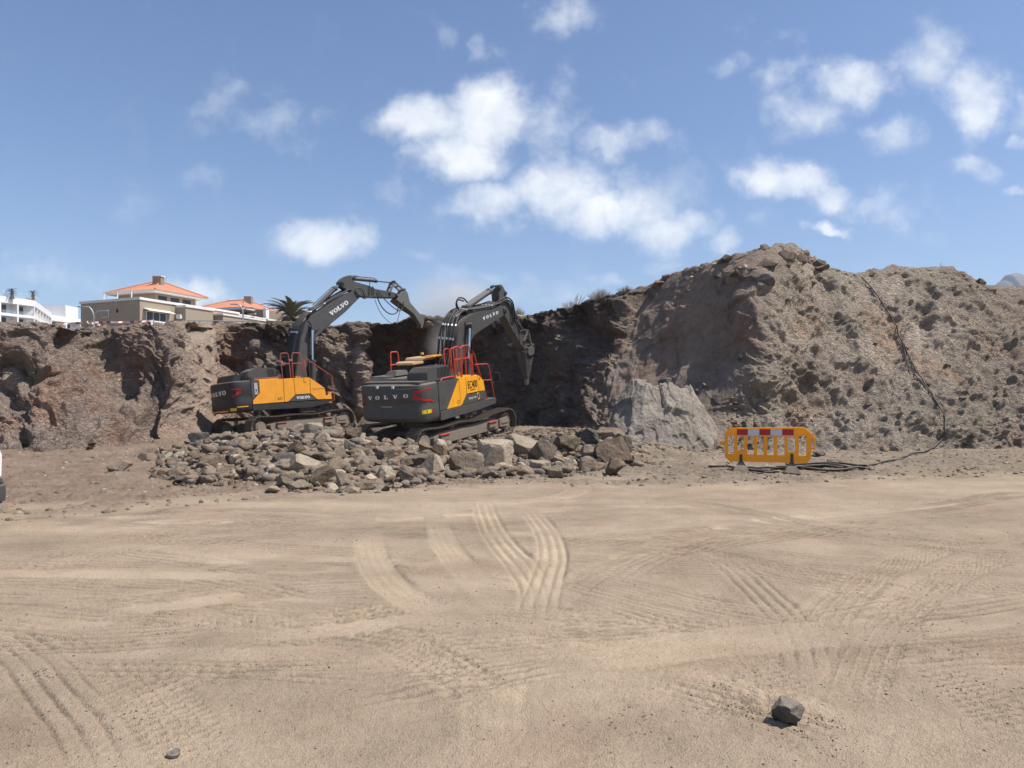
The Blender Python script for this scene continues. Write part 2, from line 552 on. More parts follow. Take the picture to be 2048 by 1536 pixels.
def grid_mesh(name, V, attrs, mat, kind='structure', smooth=True):
    n, m = V.shape[:2]
    me = bpy.data.meshes.new(name)
    me.vertices.add(n * m)
    me.vertices.foreach_set('co', V.reshape(-1).astype(np.float32))
    idx = np.arange(n * m).reshape(n, m)
    q = np.stack([idx[:-1, :-1], idx[:-1, 1:], idx[1:, 1:], idx[1:, :-1]], -1).reshape(-1)
    nf = (n - 1) * (m - 1)
    me.loops.add(nf * 4)
    me.loops.foreach_set('vertex_index', q.astype(np.int32))
    me.polygons.add(nf)
    me.polygons.foreach_set('loop_start', np.arange(0, nf * 4, 4, dtype=np.int32))
    me.polygons.foreach_set('use_smooth', np.full(nf, smooth))
    for k, a in attrs.items():
        if a.ndim == 1:
            me.attributes.new(k, 'FLOAT', 'POINT').data.foreach_set('value', a.astype(np.float32))
        else:
            c4 = np.ones((len(a), 4), np.float32)
            c4[:, :3] = a
            me.attributes.new(k, 'FLOAT_COLOR', 'POINT').data.foreach_set('color', c4.reshape(-1))
    me.update(calc_edges=True)
    o = link(name, me, None, (mat,))
    tag(o, kind=kind)
    return o


class MB:
    """collects shapes; build() links them as one mesh object"""
    def __init__(self):
        self.v, self.f, self.m = [], [], []
        self.cur = 0
        self.M = None

    def add(self, vs, fs, mi=None):
        k = len(self.v)
        if self.M is not None:
            vs = [self.M @ Vector(x) for x in vs]
        self.v += [tuple(x) for x in vs]
        self.f += [tuple(i + k for i in f) for f in fs]
        self.m += [self.cur if mi is None else mi] * len(fs)
        return self

    def box(self, lo, hi, mi=None, M=None):
        x0, y0, z0 = lo
        x1, y1, z1 = hi
        vs = [Vector(p) for p in ((x0, y0, z0), (x1, y0, z0), (x1, y1, z0), (x0, y1, z0), (x0, y0, z1), (x1, y0, z1), (x1, y1, z1), (x0, y1, z1))]
        if M is not None:
            vs = [M @ p for p in vs]
        return self.add(vs, [(3, 2, 1, 0), (4, 5, 6, 7), (0, 1, 5, 4), (1, 2, 6, 5), (2, 3, 7, 6), (3, 0, 4, 7)], mi)

    def prism(self, poly, y0, y1, mi=None, y0b=None, y1b=None):
        """polygon in (x, z) pulled from y0 to y1; y0/y1 may be lists per point"""
        n = len(poly)
        a = y0 if hasattr(y0, '__len__') else [y0] * n
        c = y1 if hasattr(y1, '__len__') else [y1] * n
        vs = [(p[0], a[i], p[1]) for i, p in enumerate(poly)] + [(p[0], c[i], p[1]) for i, p in enumerate(poly)]
        area = sum(poly[i][0] * poly[(i + 1) % n][1] - poly[(i + 1) % n][0] * poly[i][1] for i in range(n))
        fs = [tuple(range(n)), tuple(range(2 * n - 1, n - 1, -1))]
        for i in range(n):
            j = (i + 1) % n
            fs.append((j, i, i + n, j + n))
        if area < 0:
            fs = [tuple(reversed(f)) for f in fs]
        return self.add(vs, fs, mi)

    def slab(self, poly, z0, z1, mi=None):
        """polygon in (x, y) pulled up from z0 to z1"""
        n = len(poly)
        vs = [(p[0], p[1], z0) for p in poly] + [(p[0], p[1], z1) for p in poly]
        area = sum(poly[i][0] * poly[(i + 1) % n][1] - poly[(i + 1) % n][0] * poly[i][1] for i in range(n))
        fs = [tuple(range(n - 1, -1, -1)), tuple(range(n, 2 * n))]
        for i in range(n):
            j = (i + 1) % n
            fs.append((i, j, j + n, i + n))
        if area < 0:
            fs = [tuple(reversed(f)) for f in fs]
        return self.add(vs, fs, mi)

    def tube(self, pts, r, sides=8, mi=None, closed=False, rads=None):
        pts = [Vector(p) for p in pts]
        n = len(pts)
        up = None
        vs, fs = [], []
        for i, p in enumerate(pts):
            tg = (pts[min(i + 1, n - 1)] - pts[max(i - 1, 0)])
            if closed:
                tg = pts[(i + 1) % n] - pts[i - 1]
            tg.normalize()
            if up is None:
                up = Vector((0, 0, 1)) if abs(tg.z) < 0.9 else Vector((1, 0, 0))
            up = (up - tg * up.dot(tg)).normalized()
            sd = tg.cross(up)
            rr = rads[i] if rads else r
            for k in range(sides):
                a = 2 * math.pi * k / sides
                vs.append(p + (up * math.cos(a) + sd * math.sin(a)) * rr)
        for i in range(n - (0 if closed else 1)):
            j = (i + 1) % n
            for k in range(sides):
                l = (k + 1) % sides
                fs.append((i * sides + k, j * sides + k, j * sides + l, i * sides + l))
        if not closed:
            fs.append(tuple(range(sides)))
            fs.append(tuple(range((n - 1) * sides + sides - 1, (n - 1) * sides - 1, -1)))
        return self.add(vs, fs, mi)

    def cyl(self, a, b, r, sides=14, mi=None, r2=None):
        return self.tube([a, b], r, sides, mi, rads=[r, r if r2 is None else r2])

    def build(self, name, mats, parent=None, bevel=0.0, seg=2, angle=38.0, smooth=True):
        if isinstance(mats, str):
            mats = (mats,)
        me = bpy.data.meshes.new(name)
        me.from_pydata(self.v, [], self.f)
        me.polygons.foreach_set('material_index', self.m)
        bm = bmesh.new()
        bm.from_mesh(me)
        bmesh.ops.recalc_face_normals(bm, faces=bm.faces)
        if bevel > 0:
            es = [e for e in bm.edges if len(e.link_faces) == 2 and e.calc_face_angle(0) > R_(25)]
            bmesh.ops.bevel(bm, geom=es, offset=bevel, segments=seg, affect='EDGES', clamp_overlap=True)
        bm.to_mesh(me)
        bm.free()
        if smooth:
            me.polygons.foreach_set('use_smooth', [True] * len(me.polygons))
            me.set_sharp_from_angle(angle=R_(angle))
        return link(name, me, parent, mats)


def spline(pts, n=6):
    """Catmull-Rom through the points"""
    pts = [Vector(p) for p in pts]
    out = []
    for i in range(len(pts) - 1):
        p0, p1, p2, p3 = pts[max(i - 1, 0)], pts[i], pts[i + 1], pts[min(i + 2, len(pts) - 1)]
        for k in range(n):
            t_ = k / n
            out.append(0.5 * ((2 * p1) + (p2 - p0) * t_ + (2 * p0 - 5 * p1 + 4 * p2 - p3) * t_ ** 2 + (3 * p1 - p0 - 3 * p2 + p3) * t_ ** 3))
    out.append(pts[-1])
    return out


def letter_polys(word, gap=0.16):
    """slab-serif capitals V, O, L; unit height; returns polygons (rings as pairs) and the total width"""
    Vp = [(0, 1), (0, .88), (.08, .88), (.36, 0), (.58, 0), (.86, .88), (.94, .88), (.94, 1), (.6, 1), (.6, .88), (.68, .88), (.52, .33), (.36, .88), (.44, .88), (.44, 1)]
    Lp = [(0, 0), (.82, 0), (.82, .36), (.7, .36), (.62, .13), (.42, .13), (.42, .88), (.54, .88), (.54, 1), (0, 1), (0, .88), (.13, .88), (.13, .12), (0, .12)]
    x, faces, verts = 0, [], []
    for ch in word:
        k = len(verts)
        if ch == 'O':
            n = 20
            for i in range(n):
                a = 2 * math.pi * i / n
                verts.append((x + .46 + .46 * math.cos(a), .5 + .52 * math.sin(a)))
            for i in range(n):
                a = 2 * math.pi * i / n
                verts.append((x + .46 + .19 * math.cos(a), .5 + .37 * math.sin(a)))
            faces += [(k + i, k + (i + 1) % n, k + n + (i + 1) % n, k + n + i) for i in range(n)]
            x += .92 + gap
        else:
            pl = Vp if ch == 'V' else Lp
            verts += [(x + a, b_) for a, b_ in pl]
            faces.append(tuple(range(k, k + len(pl))))
            x += (.94 if ch == 'V' else .82) + gap
    return verts, faces, x - gap


def font_polys(word, weight=0.012):
    cu = bpy.data.curves.new('text', 'FONT')
    cu.body = word
    cu.offset = weight
    cu.resolution_u = 3
    o = bpy.data.objects.new('text', cu)
    COL.objects.link(o)
    me = bpy.data.meshes.new_from_object(o)
    vs = [(v.co.x, v.co.y) for v in me.vertices]
    fs = [tuple(p.vertices) for p in me.polygons]
    bpy.data.objects.remove(o)
    bpy.data.meshes.remove(me)
    bpy.data.curves.remove(cu)
    x0, x1 = min(v[0] for v in vs), max(v[0] for v in vs)
    y0, y1 = min(v[1] for v in vs), max(v[1] for v in vs)
    vs = [((v[0] - x0) / (y1 - y0), (v[1] - y0) / (y1 - y0)) for v in vs]
    return vs, fs, (x1 - x0) / (y1 - y0)


def decal(name, polys, fn, mat, parent):
    vs, fs, _ = polys
    me = bpy.data.meshes.new(name)
    me.from_pydata([tuple(fn(u, v)) for u, v in vs], [], fs)
    return link(name, me, parent, (mat,))

# ================================================================== ground
HP = np.array([250, 330, 420, 560, 650, 760, 850, 930, 1000, 1100, 1200, 1290, 1380], float)
HF = np.array([21, 16, 14.5, 12.9, 12.8, 13.4, 14.2, 15.2, 16.0, 16.3, 16.9, 18.5, 21])
HA = np.array([0, .30, .62, .80, .84, .42, .28, .36, .52, .58, .55, .3, 0])
HB = np.array([0, .10, .15, .15, .10, 0, -.05, .10, .30, .45, .45, .4, .2])
ZP = np.array([-600, 0, 300, 560, 800, 1000, 1400, 1700, 2048, 2600], float)
ZD = np.array([9.0, 9.7, 11.0, 12.1, 13.0, 14.2, 13.9, 14.7, 16.2, 17.5])


def heap(x, y):
    """height of the rubble heap and of the dug floor behind it"""
    y = np.maximum(y, 0.5)
    px = CX + F * x / y
    Df = np.interp(px, HP, HF)
    A = np.interp(px, HP, HA, left=0, right=0)
    Bk = np.interp(px, HP, HB, left=0, right=.0)
    up = sstep(Df, Df + 4.5, y)
    dn = sstep(20.5, 24.5, y)
    return A * up * (1 - dn) + Bk * dn


def ground_hit(px, py):
    """distance at which the line of sight through a pixel meets the ground"""
    D = np.linspace(2.5, 40, 4000)
    x = (px - CX) / F * D
    z = H + (HZ - py) / F * D
    i = int(np.argmax(z <= heap(x, D)))
    return float(D[i]) if i > 0 else 40.0


rowsD = np.concatenate([np.geomspace(0.9, 2.7, 30)[:-1], np.geomspace(2.7, 21, 500)[:-1], np.geomspace(21, 48, 70)])
colsA = np.concatenate([np.linspace(-1.7, -.80, 40)[:-1], np.linspace(-.80, .80, 960), np.linspace(.80, 1.7, 40)[1:]])
GX = rowsD[:, None] * colsA[None, :]
GY = np.repeat(rowsD[:, None], len(colsA), 1)
gx, gy = GX.ravel(), GY.ravel()
gp = np.stack([gx, gy, np.zeros_like(gx)], 1)
pxg = CX + F * gx / gy
wob = fbm(gp * 0.5, 3, 3) * 1.0
zone = sstep(-0.9, 1.2, gy + wob * 1.5 + fbm(gp * 2.2, 3, 13) * .5 - np.interp(pxg, ZP, ZD))       # 0 driven dust, 1 loose spoil
gz = heap(gx, gy)
gz = gz + fbm(gp * 0.22, 3, 21) * 0.035 + zone * (fbm(gp * 1.3, 4, 31) * 0.07 + np.maximum(fbm(gp * 5.0, 3, 41, .6), 0) * 0.05)
gz = gz + (1 - zone) * (fbm(gp * 1.6, 3, 51) * 0.008 + fbm(gp * 9.0, 3, 61, .6) * 0.0035)
gz = gz + np.where(gy < 9, fbm(gp * 38.0, 2, 71, .6) * 0.0022, 0)
# loose dirt windrows left by turning wheels
gz = gz + (1 - zone) * np.maximum(fbm(np.stack([gx * 0.9, gy * 2.4, gx * 0], 1), 4, 81, .6) - 0.35, 0) * 0.03
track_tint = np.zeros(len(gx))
TRACKS = [  # photo pixels along the rut, width, depth, tread kind
    ([(735, 1060), (742, 1110), (775, 1165), (840, 1210), (940, 1250)], .36, .016, 'smooth'),
    ([(868, 1030), (885, 1080), (925, 1135), (985, 1190), (1030, 1230)], .34, .014, 'smooth'),
    ([(962, 1000), (985, 1060), (1040, 1130), (1075, 1180), (1068, 1255)], .36, .019, 'pale'),
    ([(1050, 1010), (1090, 1060), (1105, 1110), (1092, 1160), (1066, 1250)], .34, .016, 'pale'),
    ([(1060, 1270), (1130, 1185), (1250, 1120), (1420, 1068), (1650, 1030), (2050, 1003)], .36, .014, 'smooth'),
    ([(1200, 1180), (1330, 1110), (1540, 1060), (1800, 1035), (2080, 1020)], .36, .022, 'rib'),
    ([(2080, 1052), (1930, 1085), (1790, 1130), (1690, 1190), (1630, 1270), (1600, 1360)], .38, .024, 'block'),
    ([(2080, 1090), (1960, 1125), (1850, 1180), (1760, 1260), (1710, 1370), (1700, 1480)], .38, .020, 'block'),
    ([(1425, 1110), (1490, 1155), (1560, 1220), (1600, 1290), (1612, 1370)], .34, .013, 'rib'),
    ([(1380, 1150), (1430, 1220), (1500, 1300), (1560, 1370), (1640, 1450)], .32, .012, 'block'),
    ([(-40, 1235), (60, 1320), (130, 1400), (185, 1470), (230, 1560)], .34, .013, 'rib'),
    ([(120, 1215), (200, 1290), (300, 1390), (370, 1480), (420, 1570)], .40, .018, 'block'),
    ([(-60, 1195), (200, 1196), (450, 1188), (700, 1178), (900, 1190)], .36, .026, 'rib'),
    ([(-60, 1228), (200, 1226), (430, 1210), (680, 1196), (860, 1205)], .34, .014, 'rib'),
    ([(-60, 1068), (250, 1072), (500, 1090), (720, 1100), (930, 1085)], .36, .024, 'rib'),
    ([(-60, 1100), (200, 1105), (450, 1130), (640, 1150), (820, 1160)], .36, .024, 'rib'),
    ([(-60, 1040), (300, 1044), (700, 1040), (1100, 1020), (1500, 1012)], .36, .010, 'smooth'),
    ([(640, 1205), (740, 1250), (850, 1310), (950, 1370), (1030, 1450)], .40, .020, 'block'),
    ([(700, 1225), (820, 1275), (930, 1330), (1010, 1380)], .30, .010, 'rib'),
    ([(1130, 960), (1160, 975), (1135, 992), (1060, 1003), (960, 1010)], .5, .025, 'smooth'),
    ([(1790, 1190), (1900, 1175), (2080, 1160)], .36, .014, 'block'),
    ([(1500, 1010), (1700, 1005), (1900, 1000), (2080, 990)], .4, .010, 'block'),
    ([(1000, 1540), (985, 1440), (1000, 1340), (1035, 1260)], .36, .006, 'smooth'),
    ([(1240, 1320), (1330, 1350), (1420, 1390), (1480, 1440)], .34, .007, 'block'),
    ([(300, 1140), (500, 1175), (640, 1210)], .34, .022, 'rib'),
    ([(1830, 1300), (1900, 1350), (1990, 1420), (2070, 1500)], .36, .009, 'block'),
]
for k in range(70):                     # faint older tyre marks criss-crossing the yard
    x0, y0 = rng.uniform(-300, 2350), rng.uniform(1010, 1330)
    dx, dy = rng.uniform(350, 900) * rng.choice([-1, 1]), rng.uniform(-.32, .32)
    cv_ = rng.uniform(-60, 60)
    pts = [(x0 + dx * t_, np.clip(y0 + dx * dy * t_ * (.35 + .0012 * (y0 - 1010)) + cv_ * t_ * t_, 985, 1530)) for t_ in (0, .33, .66, 1)]
    for o_ in (0, 1):
        TRACKS.append(([(a_ + 6 * o_, b_ + o_ * (.055 * (b_ - HZ))) for a_, b_ in pts], .30, rng.uniform(.009, .02), rng.choice(['rib', 'rib', 'rib', 'smooth'])))
TRACKS = TRACKS[4:] + TRACKS[:4]          # the newest marks lie over the older ones
for pts, wd, dep, kind in TRACKS:
    g2 = [((x - CX) / F * H * F / (y - HZ), H * F / (y - HZ), 0) for x, y in pts]
    sp = np.array([tuple(v) for v in spline(g2, 9)])[:, :2]
    lo, hi = sp.min(0) - wd, sp.max(0) + wd
    sel = np.nonzero((gx > lo[0]) & (gx < hi[0]) & (gy > lo[1]) & (gy < hi[1]))[0]
    if not len(sel):
        continue
    q = np.stack([gx[sel], gy[sel]], 1)
    best = np.full(len(sel), 9.0)
    lat = np.zeros(len(sel))
    arc = np.zeros(len(sel))
    L0 = 0.0
    for a_, b_ in zip(sp[:-1], sp[1:]):
        e = b_ - a_
        le = np.linalg.norm(e) + 1e-9
        e = e / le
        tt = np.clip((q - a_) @ e, 0, le)
        dv = q - a_ - tt[:, None] * e
        d = np.hypot(dv[:, 0], dv[:, 1])
        m = d < best
        best = np.where(m, d, best)
        lat = np.where(m, dv[:, 0] * e[1] - dv[:, 1] * e[0], lat)
        arc = np.where(m, L0 + tt, arc)
        L0 += le
    sg = np.maximum(.0105, .0034 * q[:, 1])
    ends = sstep(0, min(1.6, L0 * .3), arc) * (1 - sstep(L0 - min(1.6, L0 * .3), L0, arc))
    inside = 1 - sstep(wd * .5 - .035, wd * .5 + .01, best)
    rim_ = np.exp(-((best - wd * .5 - .035) / .03) ** 2)
    if kind == 'block':
        lc = lat / wd * 5 + 2.5
        ph = arc / 0.068 + 0.5 * (np.floor(lc) % 2)
        tr = 1 - np.exp(-(((ph - np.floor(ph)) - .5) * .068 / .012) ** 2) * (np.abs(lc % 1 - .5) < .38) * (np.abs(lat) < wd * .5)
    elif kind in ('rib', 'pale'):
        zz = lat + 0.008 * np.abs(((arc / 0.07) % 1) * 2 - 1)
        tr = 1 - sum(np.exp(-((zz - c_ * wd) / sg) ** 2) for c_ in (-.44, -.17, .13, .42))
    else:
        tr = 0.62 + 0.12 * np.sin(lat / wd * 26)
    brk = sstep(-0.6, 0.25, fbm(gp[sel] * 1.1, 3, 7) + 0.2)
    fade = (1 - zone[sel] * .8) * ends * (0.25 + 0.75 * brk)
    if kind in ('smooth', 'pale') and dep > .012:
        gz[sel] = gz[sel] * (1 - .75 * inside * fade) + .75 * inside * fade * heap(gx[sel], gy[sel])
    gz[sel] += fade * (inside * (-dep + np.clip(tr, -.2, 1) * dep * .9) + rim_ * dep * .22)
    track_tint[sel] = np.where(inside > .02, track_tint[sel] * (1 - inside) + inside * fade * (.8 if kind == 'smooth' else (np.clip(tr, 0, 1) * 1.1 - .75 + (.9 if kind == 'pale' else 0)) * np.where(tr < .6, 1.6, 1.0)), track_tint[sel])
# a shallow churned patch round the lone stone
gz += 0.02 * np.exp(-(((gx - 1.30) / .30) ** 2 + ((gy - 3.9) / .3) ** 2)) * fbm(gp * 14, 3, 91)
edge = np.maximum(sstep(1.5, 1.7, np.abs(gx / gy)), 1 - sstep(0.9, 1.1, gy))
gz = gz * (1 - edge) - 0.10 * edge
pale = np.array([0.348, 0.270, 0.189])
spoilL = np.array([0.222, 0.164, 0.119])
spoilR = np.array([0.235, 0.188, 0.137])
mixr = sstep(600, 1200, pxg)[:, None]
gt = pale[None] * (1 - zone[:, None]) + (spoilL * (1 - mixr) + spoilR * mixr) * zone[:, None]
patch = fbm(gp * 0.6, 4, 101)
gt = gt * (1 + 0.12 * patch + .10 * fbm(np.stack([gx * .35 + gy * .2, gy * 1.3, gx * 0], 1), 4, 103, .6))[:, None]
pink = sstep(0.1, 0.8, fbm(gp * 0.8 + 9, 3, 111))[:, None] * (1 - zone)[:, None]
gt = gt * (1 - pink * np.array([0.05, 0.09, 0.10]))
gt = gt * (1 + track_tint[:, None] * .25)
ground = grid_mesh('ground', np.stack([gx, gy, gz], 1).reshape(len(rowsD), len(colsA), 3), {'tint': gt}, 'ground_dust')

# the same earth carried on to the horizon, a little below the worked sheet
bx = np.array([-2900, -400, -80, -30, 0, 30, 80, 400, 2900.])
bp = np.stack(np.meshgrid(bx, bx), -1)
far = grid_mesh('terrain', np.concatenate([bp, np.full(bp.shape[:2] + (1,), -0.9)], -1), {'tint': np.tile(pale, (81, 1))}, 'ground_dust')

# ================================================================== cliff
# each station: five points (px, py, distance) toe -> rim, relief, scraped smoothness, colour
RED = (0.345, 0.266, 0.215)
RED2 = (0.375, 0.29, 0.233)
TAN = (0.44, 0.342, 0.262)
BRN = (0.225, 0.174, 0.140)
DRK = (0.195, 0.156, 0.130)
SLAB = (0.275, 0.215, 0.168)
GRY = (0.43, 0.362, 0.288)
GRY2 = (0.375, 0.31, 0.243)
ST = [
    ([(-900, 930, 22), (-900, 860, 24), (-900, 790, 25), (-900, 710, 26), (-900, 640, 27)], 1.0, 0.0, RED),
    ([(-420, 915, 23), (-420, 860, 25), (-420, 790, 26), (-420, 715, 27), (-420, 648, 28)], 1.0, 0.0, RED),
    ([(-120, 912, 23), (-120, 860, 25), (-120, 785, 26), (-120, 710, 27), (-120, 650, 28)], 1.0, 0.0, RED),
    ([(0, 912, 23), (0, 862, 25), (0, 780, 26.2), (0, 700, 27), (0, 651, 28)], 1.0, 0.0, RED2),
    ([(60, 912, 23), (62, 862, 25), (70, 775, 26.2), (80, 700, 27.4), (80, 650, 28.4)], 1.0, 0.0, RED2),
    ([(130, 912, 23.2), (135, 860, 25.2), (140, 770, 27.2), (140, 700, 29), (140, 655, 30)], 1.0, 0.0, RED),
    ([(190, 908, 23.6), (195, 860, 26), (200, 770, 29.2), (195, 700, 31), (185, 657, 31.8)], 0.8, 0.0, RED2),
    ([(245, 905, 24), (250, 862, 26.6), (250, 775, 30), (245, 700, 31.2), (240, 655, 32)], 0.8, 0.0, RED),
    ([(290, 902, 24.5), (296, 860, 28), (300, 760, 30.2), (300, 690, 30.7), (300, 652, 31.5)], 0.9, 0.0, RED),
    ([(345, 900, 25), (352, 850, 29.0), (350, 755, 30.6), (345, 690, 31.4), (345, 648, 32.4)], 0.8, 0.0, RED2),
    ([(380, 894, 27.5), (392, 840, 31.2), (388, 755, 32.0), (380, 690, 32.6), (378, 646, 33.4)], 0.4, 0.6, TAN),
    ([(425, 885, 31.0), (438, 835, 34.0), (436, 755, 34.8), (430, 695, 35.4), (425, 649, 36.2)], 0.35, 0.7, TAN),
    ([(470, 880, 33.5), (472, 838, 36.0), (466, 760, 37.0), (460, 700, 37.6), (458, 650, 38.2)], 0.8, 0.0, RED),
    ([(560, 876, 34.5), (560, 838, 36), (560, 770, 36.8), (560, 705, 37.4), (560, 651, 38)], 1.0, 0.0, BRN),
    ([(640, 876, 34.5), (640, 835, 36), (640, 770, 36.6), (640, 705, 37.2), (640, 652, 38)], 1.0, 0.0, RED),
    ([(712, 872, 34.5), (716, 830, 35.8), (718, 765, 36.6), (715, 700, 37.4), (712, 650, 38.2)], 0.9, 0.2, RED2),
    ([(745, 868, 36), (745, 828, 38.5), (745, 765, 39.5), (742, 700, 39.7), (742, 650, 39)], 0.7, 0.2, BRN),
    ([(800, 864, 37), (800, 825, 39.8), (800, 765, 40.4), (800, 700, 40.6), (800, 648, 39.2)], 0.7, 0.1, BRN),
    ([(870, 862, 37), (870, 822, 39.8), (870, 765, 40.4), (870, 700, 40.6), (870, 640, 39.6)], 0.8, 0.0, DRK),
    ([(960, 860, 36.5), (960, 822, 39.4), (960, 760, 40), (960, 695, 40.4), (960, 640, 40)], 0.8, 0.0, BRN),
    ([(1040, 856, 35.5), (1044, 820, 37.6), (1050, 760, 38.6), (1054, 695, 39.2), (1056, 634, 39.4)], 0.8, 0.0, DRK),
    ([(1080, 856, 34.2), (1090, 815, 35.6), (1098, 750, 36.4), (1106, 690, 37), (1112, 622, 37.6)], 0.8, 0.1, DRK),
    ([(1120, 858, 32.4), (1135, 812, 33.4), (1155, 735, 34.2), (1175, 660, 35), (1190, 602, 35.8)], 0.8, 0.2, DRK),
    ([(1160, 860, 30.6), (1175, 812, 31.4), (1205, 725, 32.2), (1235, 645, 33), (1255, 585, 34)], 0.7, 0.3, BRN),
    ([(1192, 866, 29.5), (1208, 815, 30.5), (1242, 720, 32), (1274, 640, 33), (1296, 576, 33.8)], 0.12, 0.9, SLAB),
    ([(1225, 888, 27.6), (1250, 800, 29.6), (1290, 700, 31), (1325, 610, 31.8), (1345, 550, 32.8)], 0.09, 1.0, SLAB),
    ([(1320, 898, 25.2), (1345, 800, 27.4), (1385, 700, 28.4), (1412, 600, 29.0), (1430, 528, 29.9)], 0.10, 1.0, SLAB),
    ([(1420, 905, 23.4), (1450, 815, 25.2), (1480, 700, 25.9), (1505, 590, 26.7), (1522, 503, 28.6)], 0.16, 0.9, SLAB),
    ([(1475, 906, 23.1), (1510, 830, 24.4), (1540, 725, 25.3), (1562, 605, 26.9), (1585, 494, 29.6)], 0.7, 0.2, GRY2),
    ([(1580, 906, 23.0), (1590, 845, 24.5), (1605, 750, 26.2), (1622, 630, 28.6), (1630, 528, 31.0)], 1.0, 0.0, GRY),
    ([(1680, 906, 23.2), (1680, 850, 24.8), (1690, 760, 26.9), (1700, 650, 29.2), (1705, 552, 31.6)], 1.0, 0.0, GRY),
    ([(1800, 902, 23.5), (1800, 850, 24.9), (1800, 760, 27.0), (1810, 640, 29.8), (1810, 540, 32)], 1.0, 0.0, GRY),
    ([(1900, 896, 24), (1900, 850, 25), (1905, 760, 27.2), (1910, 645, 30), (1910, 545, 32.5)], 1.0, 0.0, GRY2),
    ([(1985, 892, 24.4), (1985, 850, 25.4), (1985, 770, 27.5), (1985, 670, 30), (1980, 576, 33)], 1.0, 0.0, GRY2),
    ([(2120, 892, 24.4), (2120, 850, 25.5), (2120, 770, 27.5), (2120, 670, 30), (2120, 582, 33)], 1.0, 0.0, RED2),
    ([(2500, 892, 24.4), (2500, 850, 25.5), (2500, 770, 27.5), (2500, 670, 30), (2500, 585, 33)], 1.0, 0.0, RED2),
    ([(3200, 892, 24.4), (3200, 850, 25.5), (3200, 770, 27.5), (3200, 670, 30), (3200, 590, 33)], 1.0, 0.0, RED2),
]
ctl = []
for pts, *_ in ST:
    w_ = [np.array(P(*p)) for p in pts]
    w_[0][2] = min(w_[0][2], float(heap(np.array(w_[0][0]), np.array(w_[0][1]))) ) - 0.12
    out_ = (w_[0] - w_[1]) * np.array([1, 1, 0])
    out_ /= np.linalg.norm(out_) + 1e-9
    foot = w_[0] + out_ * 1.2 + np.array([0, 0, -0.5])
    back1 = w_[4] + np.array([0, 1.6, -0.05]) + np.array([w_[4][0] * .03, 0, 0])
    back2 = w_[4] + np.array([0, 7.0, -0.6])
    ctl.append([foot] + w_ + [back1, back2])
ctl = np.array(ctl)                                   # stations x 8 x 3


def cr(a, t):
    """Catmull-Rom along axis 0 with slightly tightened tangents"""
    n = len(a)
    i = np.clip(np.floor(t).astype(int), 0, n - 2)
    f = (t - i).reshape((-1,) + (1,) * (a.ndim - 1))
    p0, p1, p2, p3 = a[np.clip(i - 1, 0, n - 1)], a[i], a[i + 1], a[np.clip(i + 2, 0, n - 1)]
    m1, m2 = (p2 - p0) * .35, (p3 - p1) * .35
    f2, f3 = f * f, f * f * f
    return (2 * f3 - 3 * f2 + 1) * p1 + (f3 - 2 * f2 + f) * m1 + (-2 * f3 + 3 * f2) * p2 + (f3 - f2) * m2


tcol = []
for i in range(len(ctl) - 1):
    L = np.linalg.norm(ctl[i + 1] - ctl[i], axis=1)[:6].max()
    vis = ST[i + 1][0][2][0] > -60 and ST[i][0][2][0] < 2120
    k = max(3, int(L / (0.052 if vis else 0.25)))
    tcol.append(i + np.arange(k) / k)
tcol = np.concatenate(tcol + [[len(ctl) - 1.0]])
seg = (8, 52, 62, 62, 56, 18, 6)
trow = np.concatenate([i + np.arange(k) / k for i, k in enumerate(seg)] + [[7.0]])
A1 = cr(ctl, tcol)                                     # cols x 8 x 3
base = cr(np.swapaxes(A1, 0, 1).copy(), trow)          # rows x cols x 3
st_amp = np.interp(tcol, np.arange(len(ST)), [s_[1] for s_ in ST])
st_smo = np.interp(tcol, np.arange(len(ST)), [s_[2] for s_ in ST])
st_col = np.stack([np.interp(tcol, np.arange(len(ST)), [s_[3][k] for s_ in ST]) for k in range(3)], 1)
du = np.gradient(base, axis=1)
dv = np.gradient(base, axis=0)
nrm = np.cross(du, dv)
nrm /= np.linalg.norm(nrm, axis=2, keepdims=True) + 1e-9
if nrm[100, :, 1].mean() > 0:
    nrm = -nrm
# even the normals out a little so that creases do not fold over
for _ in range(6):
    nrm[:, 1:-1] = (nrm[:, :-2] + nrm[:, 1:-1] * 2 + nrm[:, 2:]) / 4
    nrm[1:-1] = (nrm[:-2] + nrm[1:-1] * 2 + nrm[2:]) / 4
nrm /= np.linalg.norm(nrm, axis=2, keepdims=True) + 1e-9
NR, NC = base.shape[:2]
bp_ = base.reshape(-1, 3)
nf_ = nrm.reshape(-1, 3)
amp = np.tile(st_amp, NR)
smo = np.tile(st_smo, NR)
tr_ = np.repeat(trow, NC)
px_ = CX + F * bp_[:, 0] / bp_[:, 1]
py_ = HZ - F * (bp_[:, 2] - H) / bp_[:, 1]
right = sstep(1500, 1570, px_)
deep = sstep(1050, 1110, px_) * (1 - sstep(1200, 1270, px_))
ca, sa = math.cos(R_(-42)), math.sin(R_(-42))
wv = np.stack([fbm(bp_ * .45, 2, 201), fbm(bp_ * .45, 2, 211), fbm(bp_ * .45, 2, 221)], 1) * .55
q_ = bp_ + wv
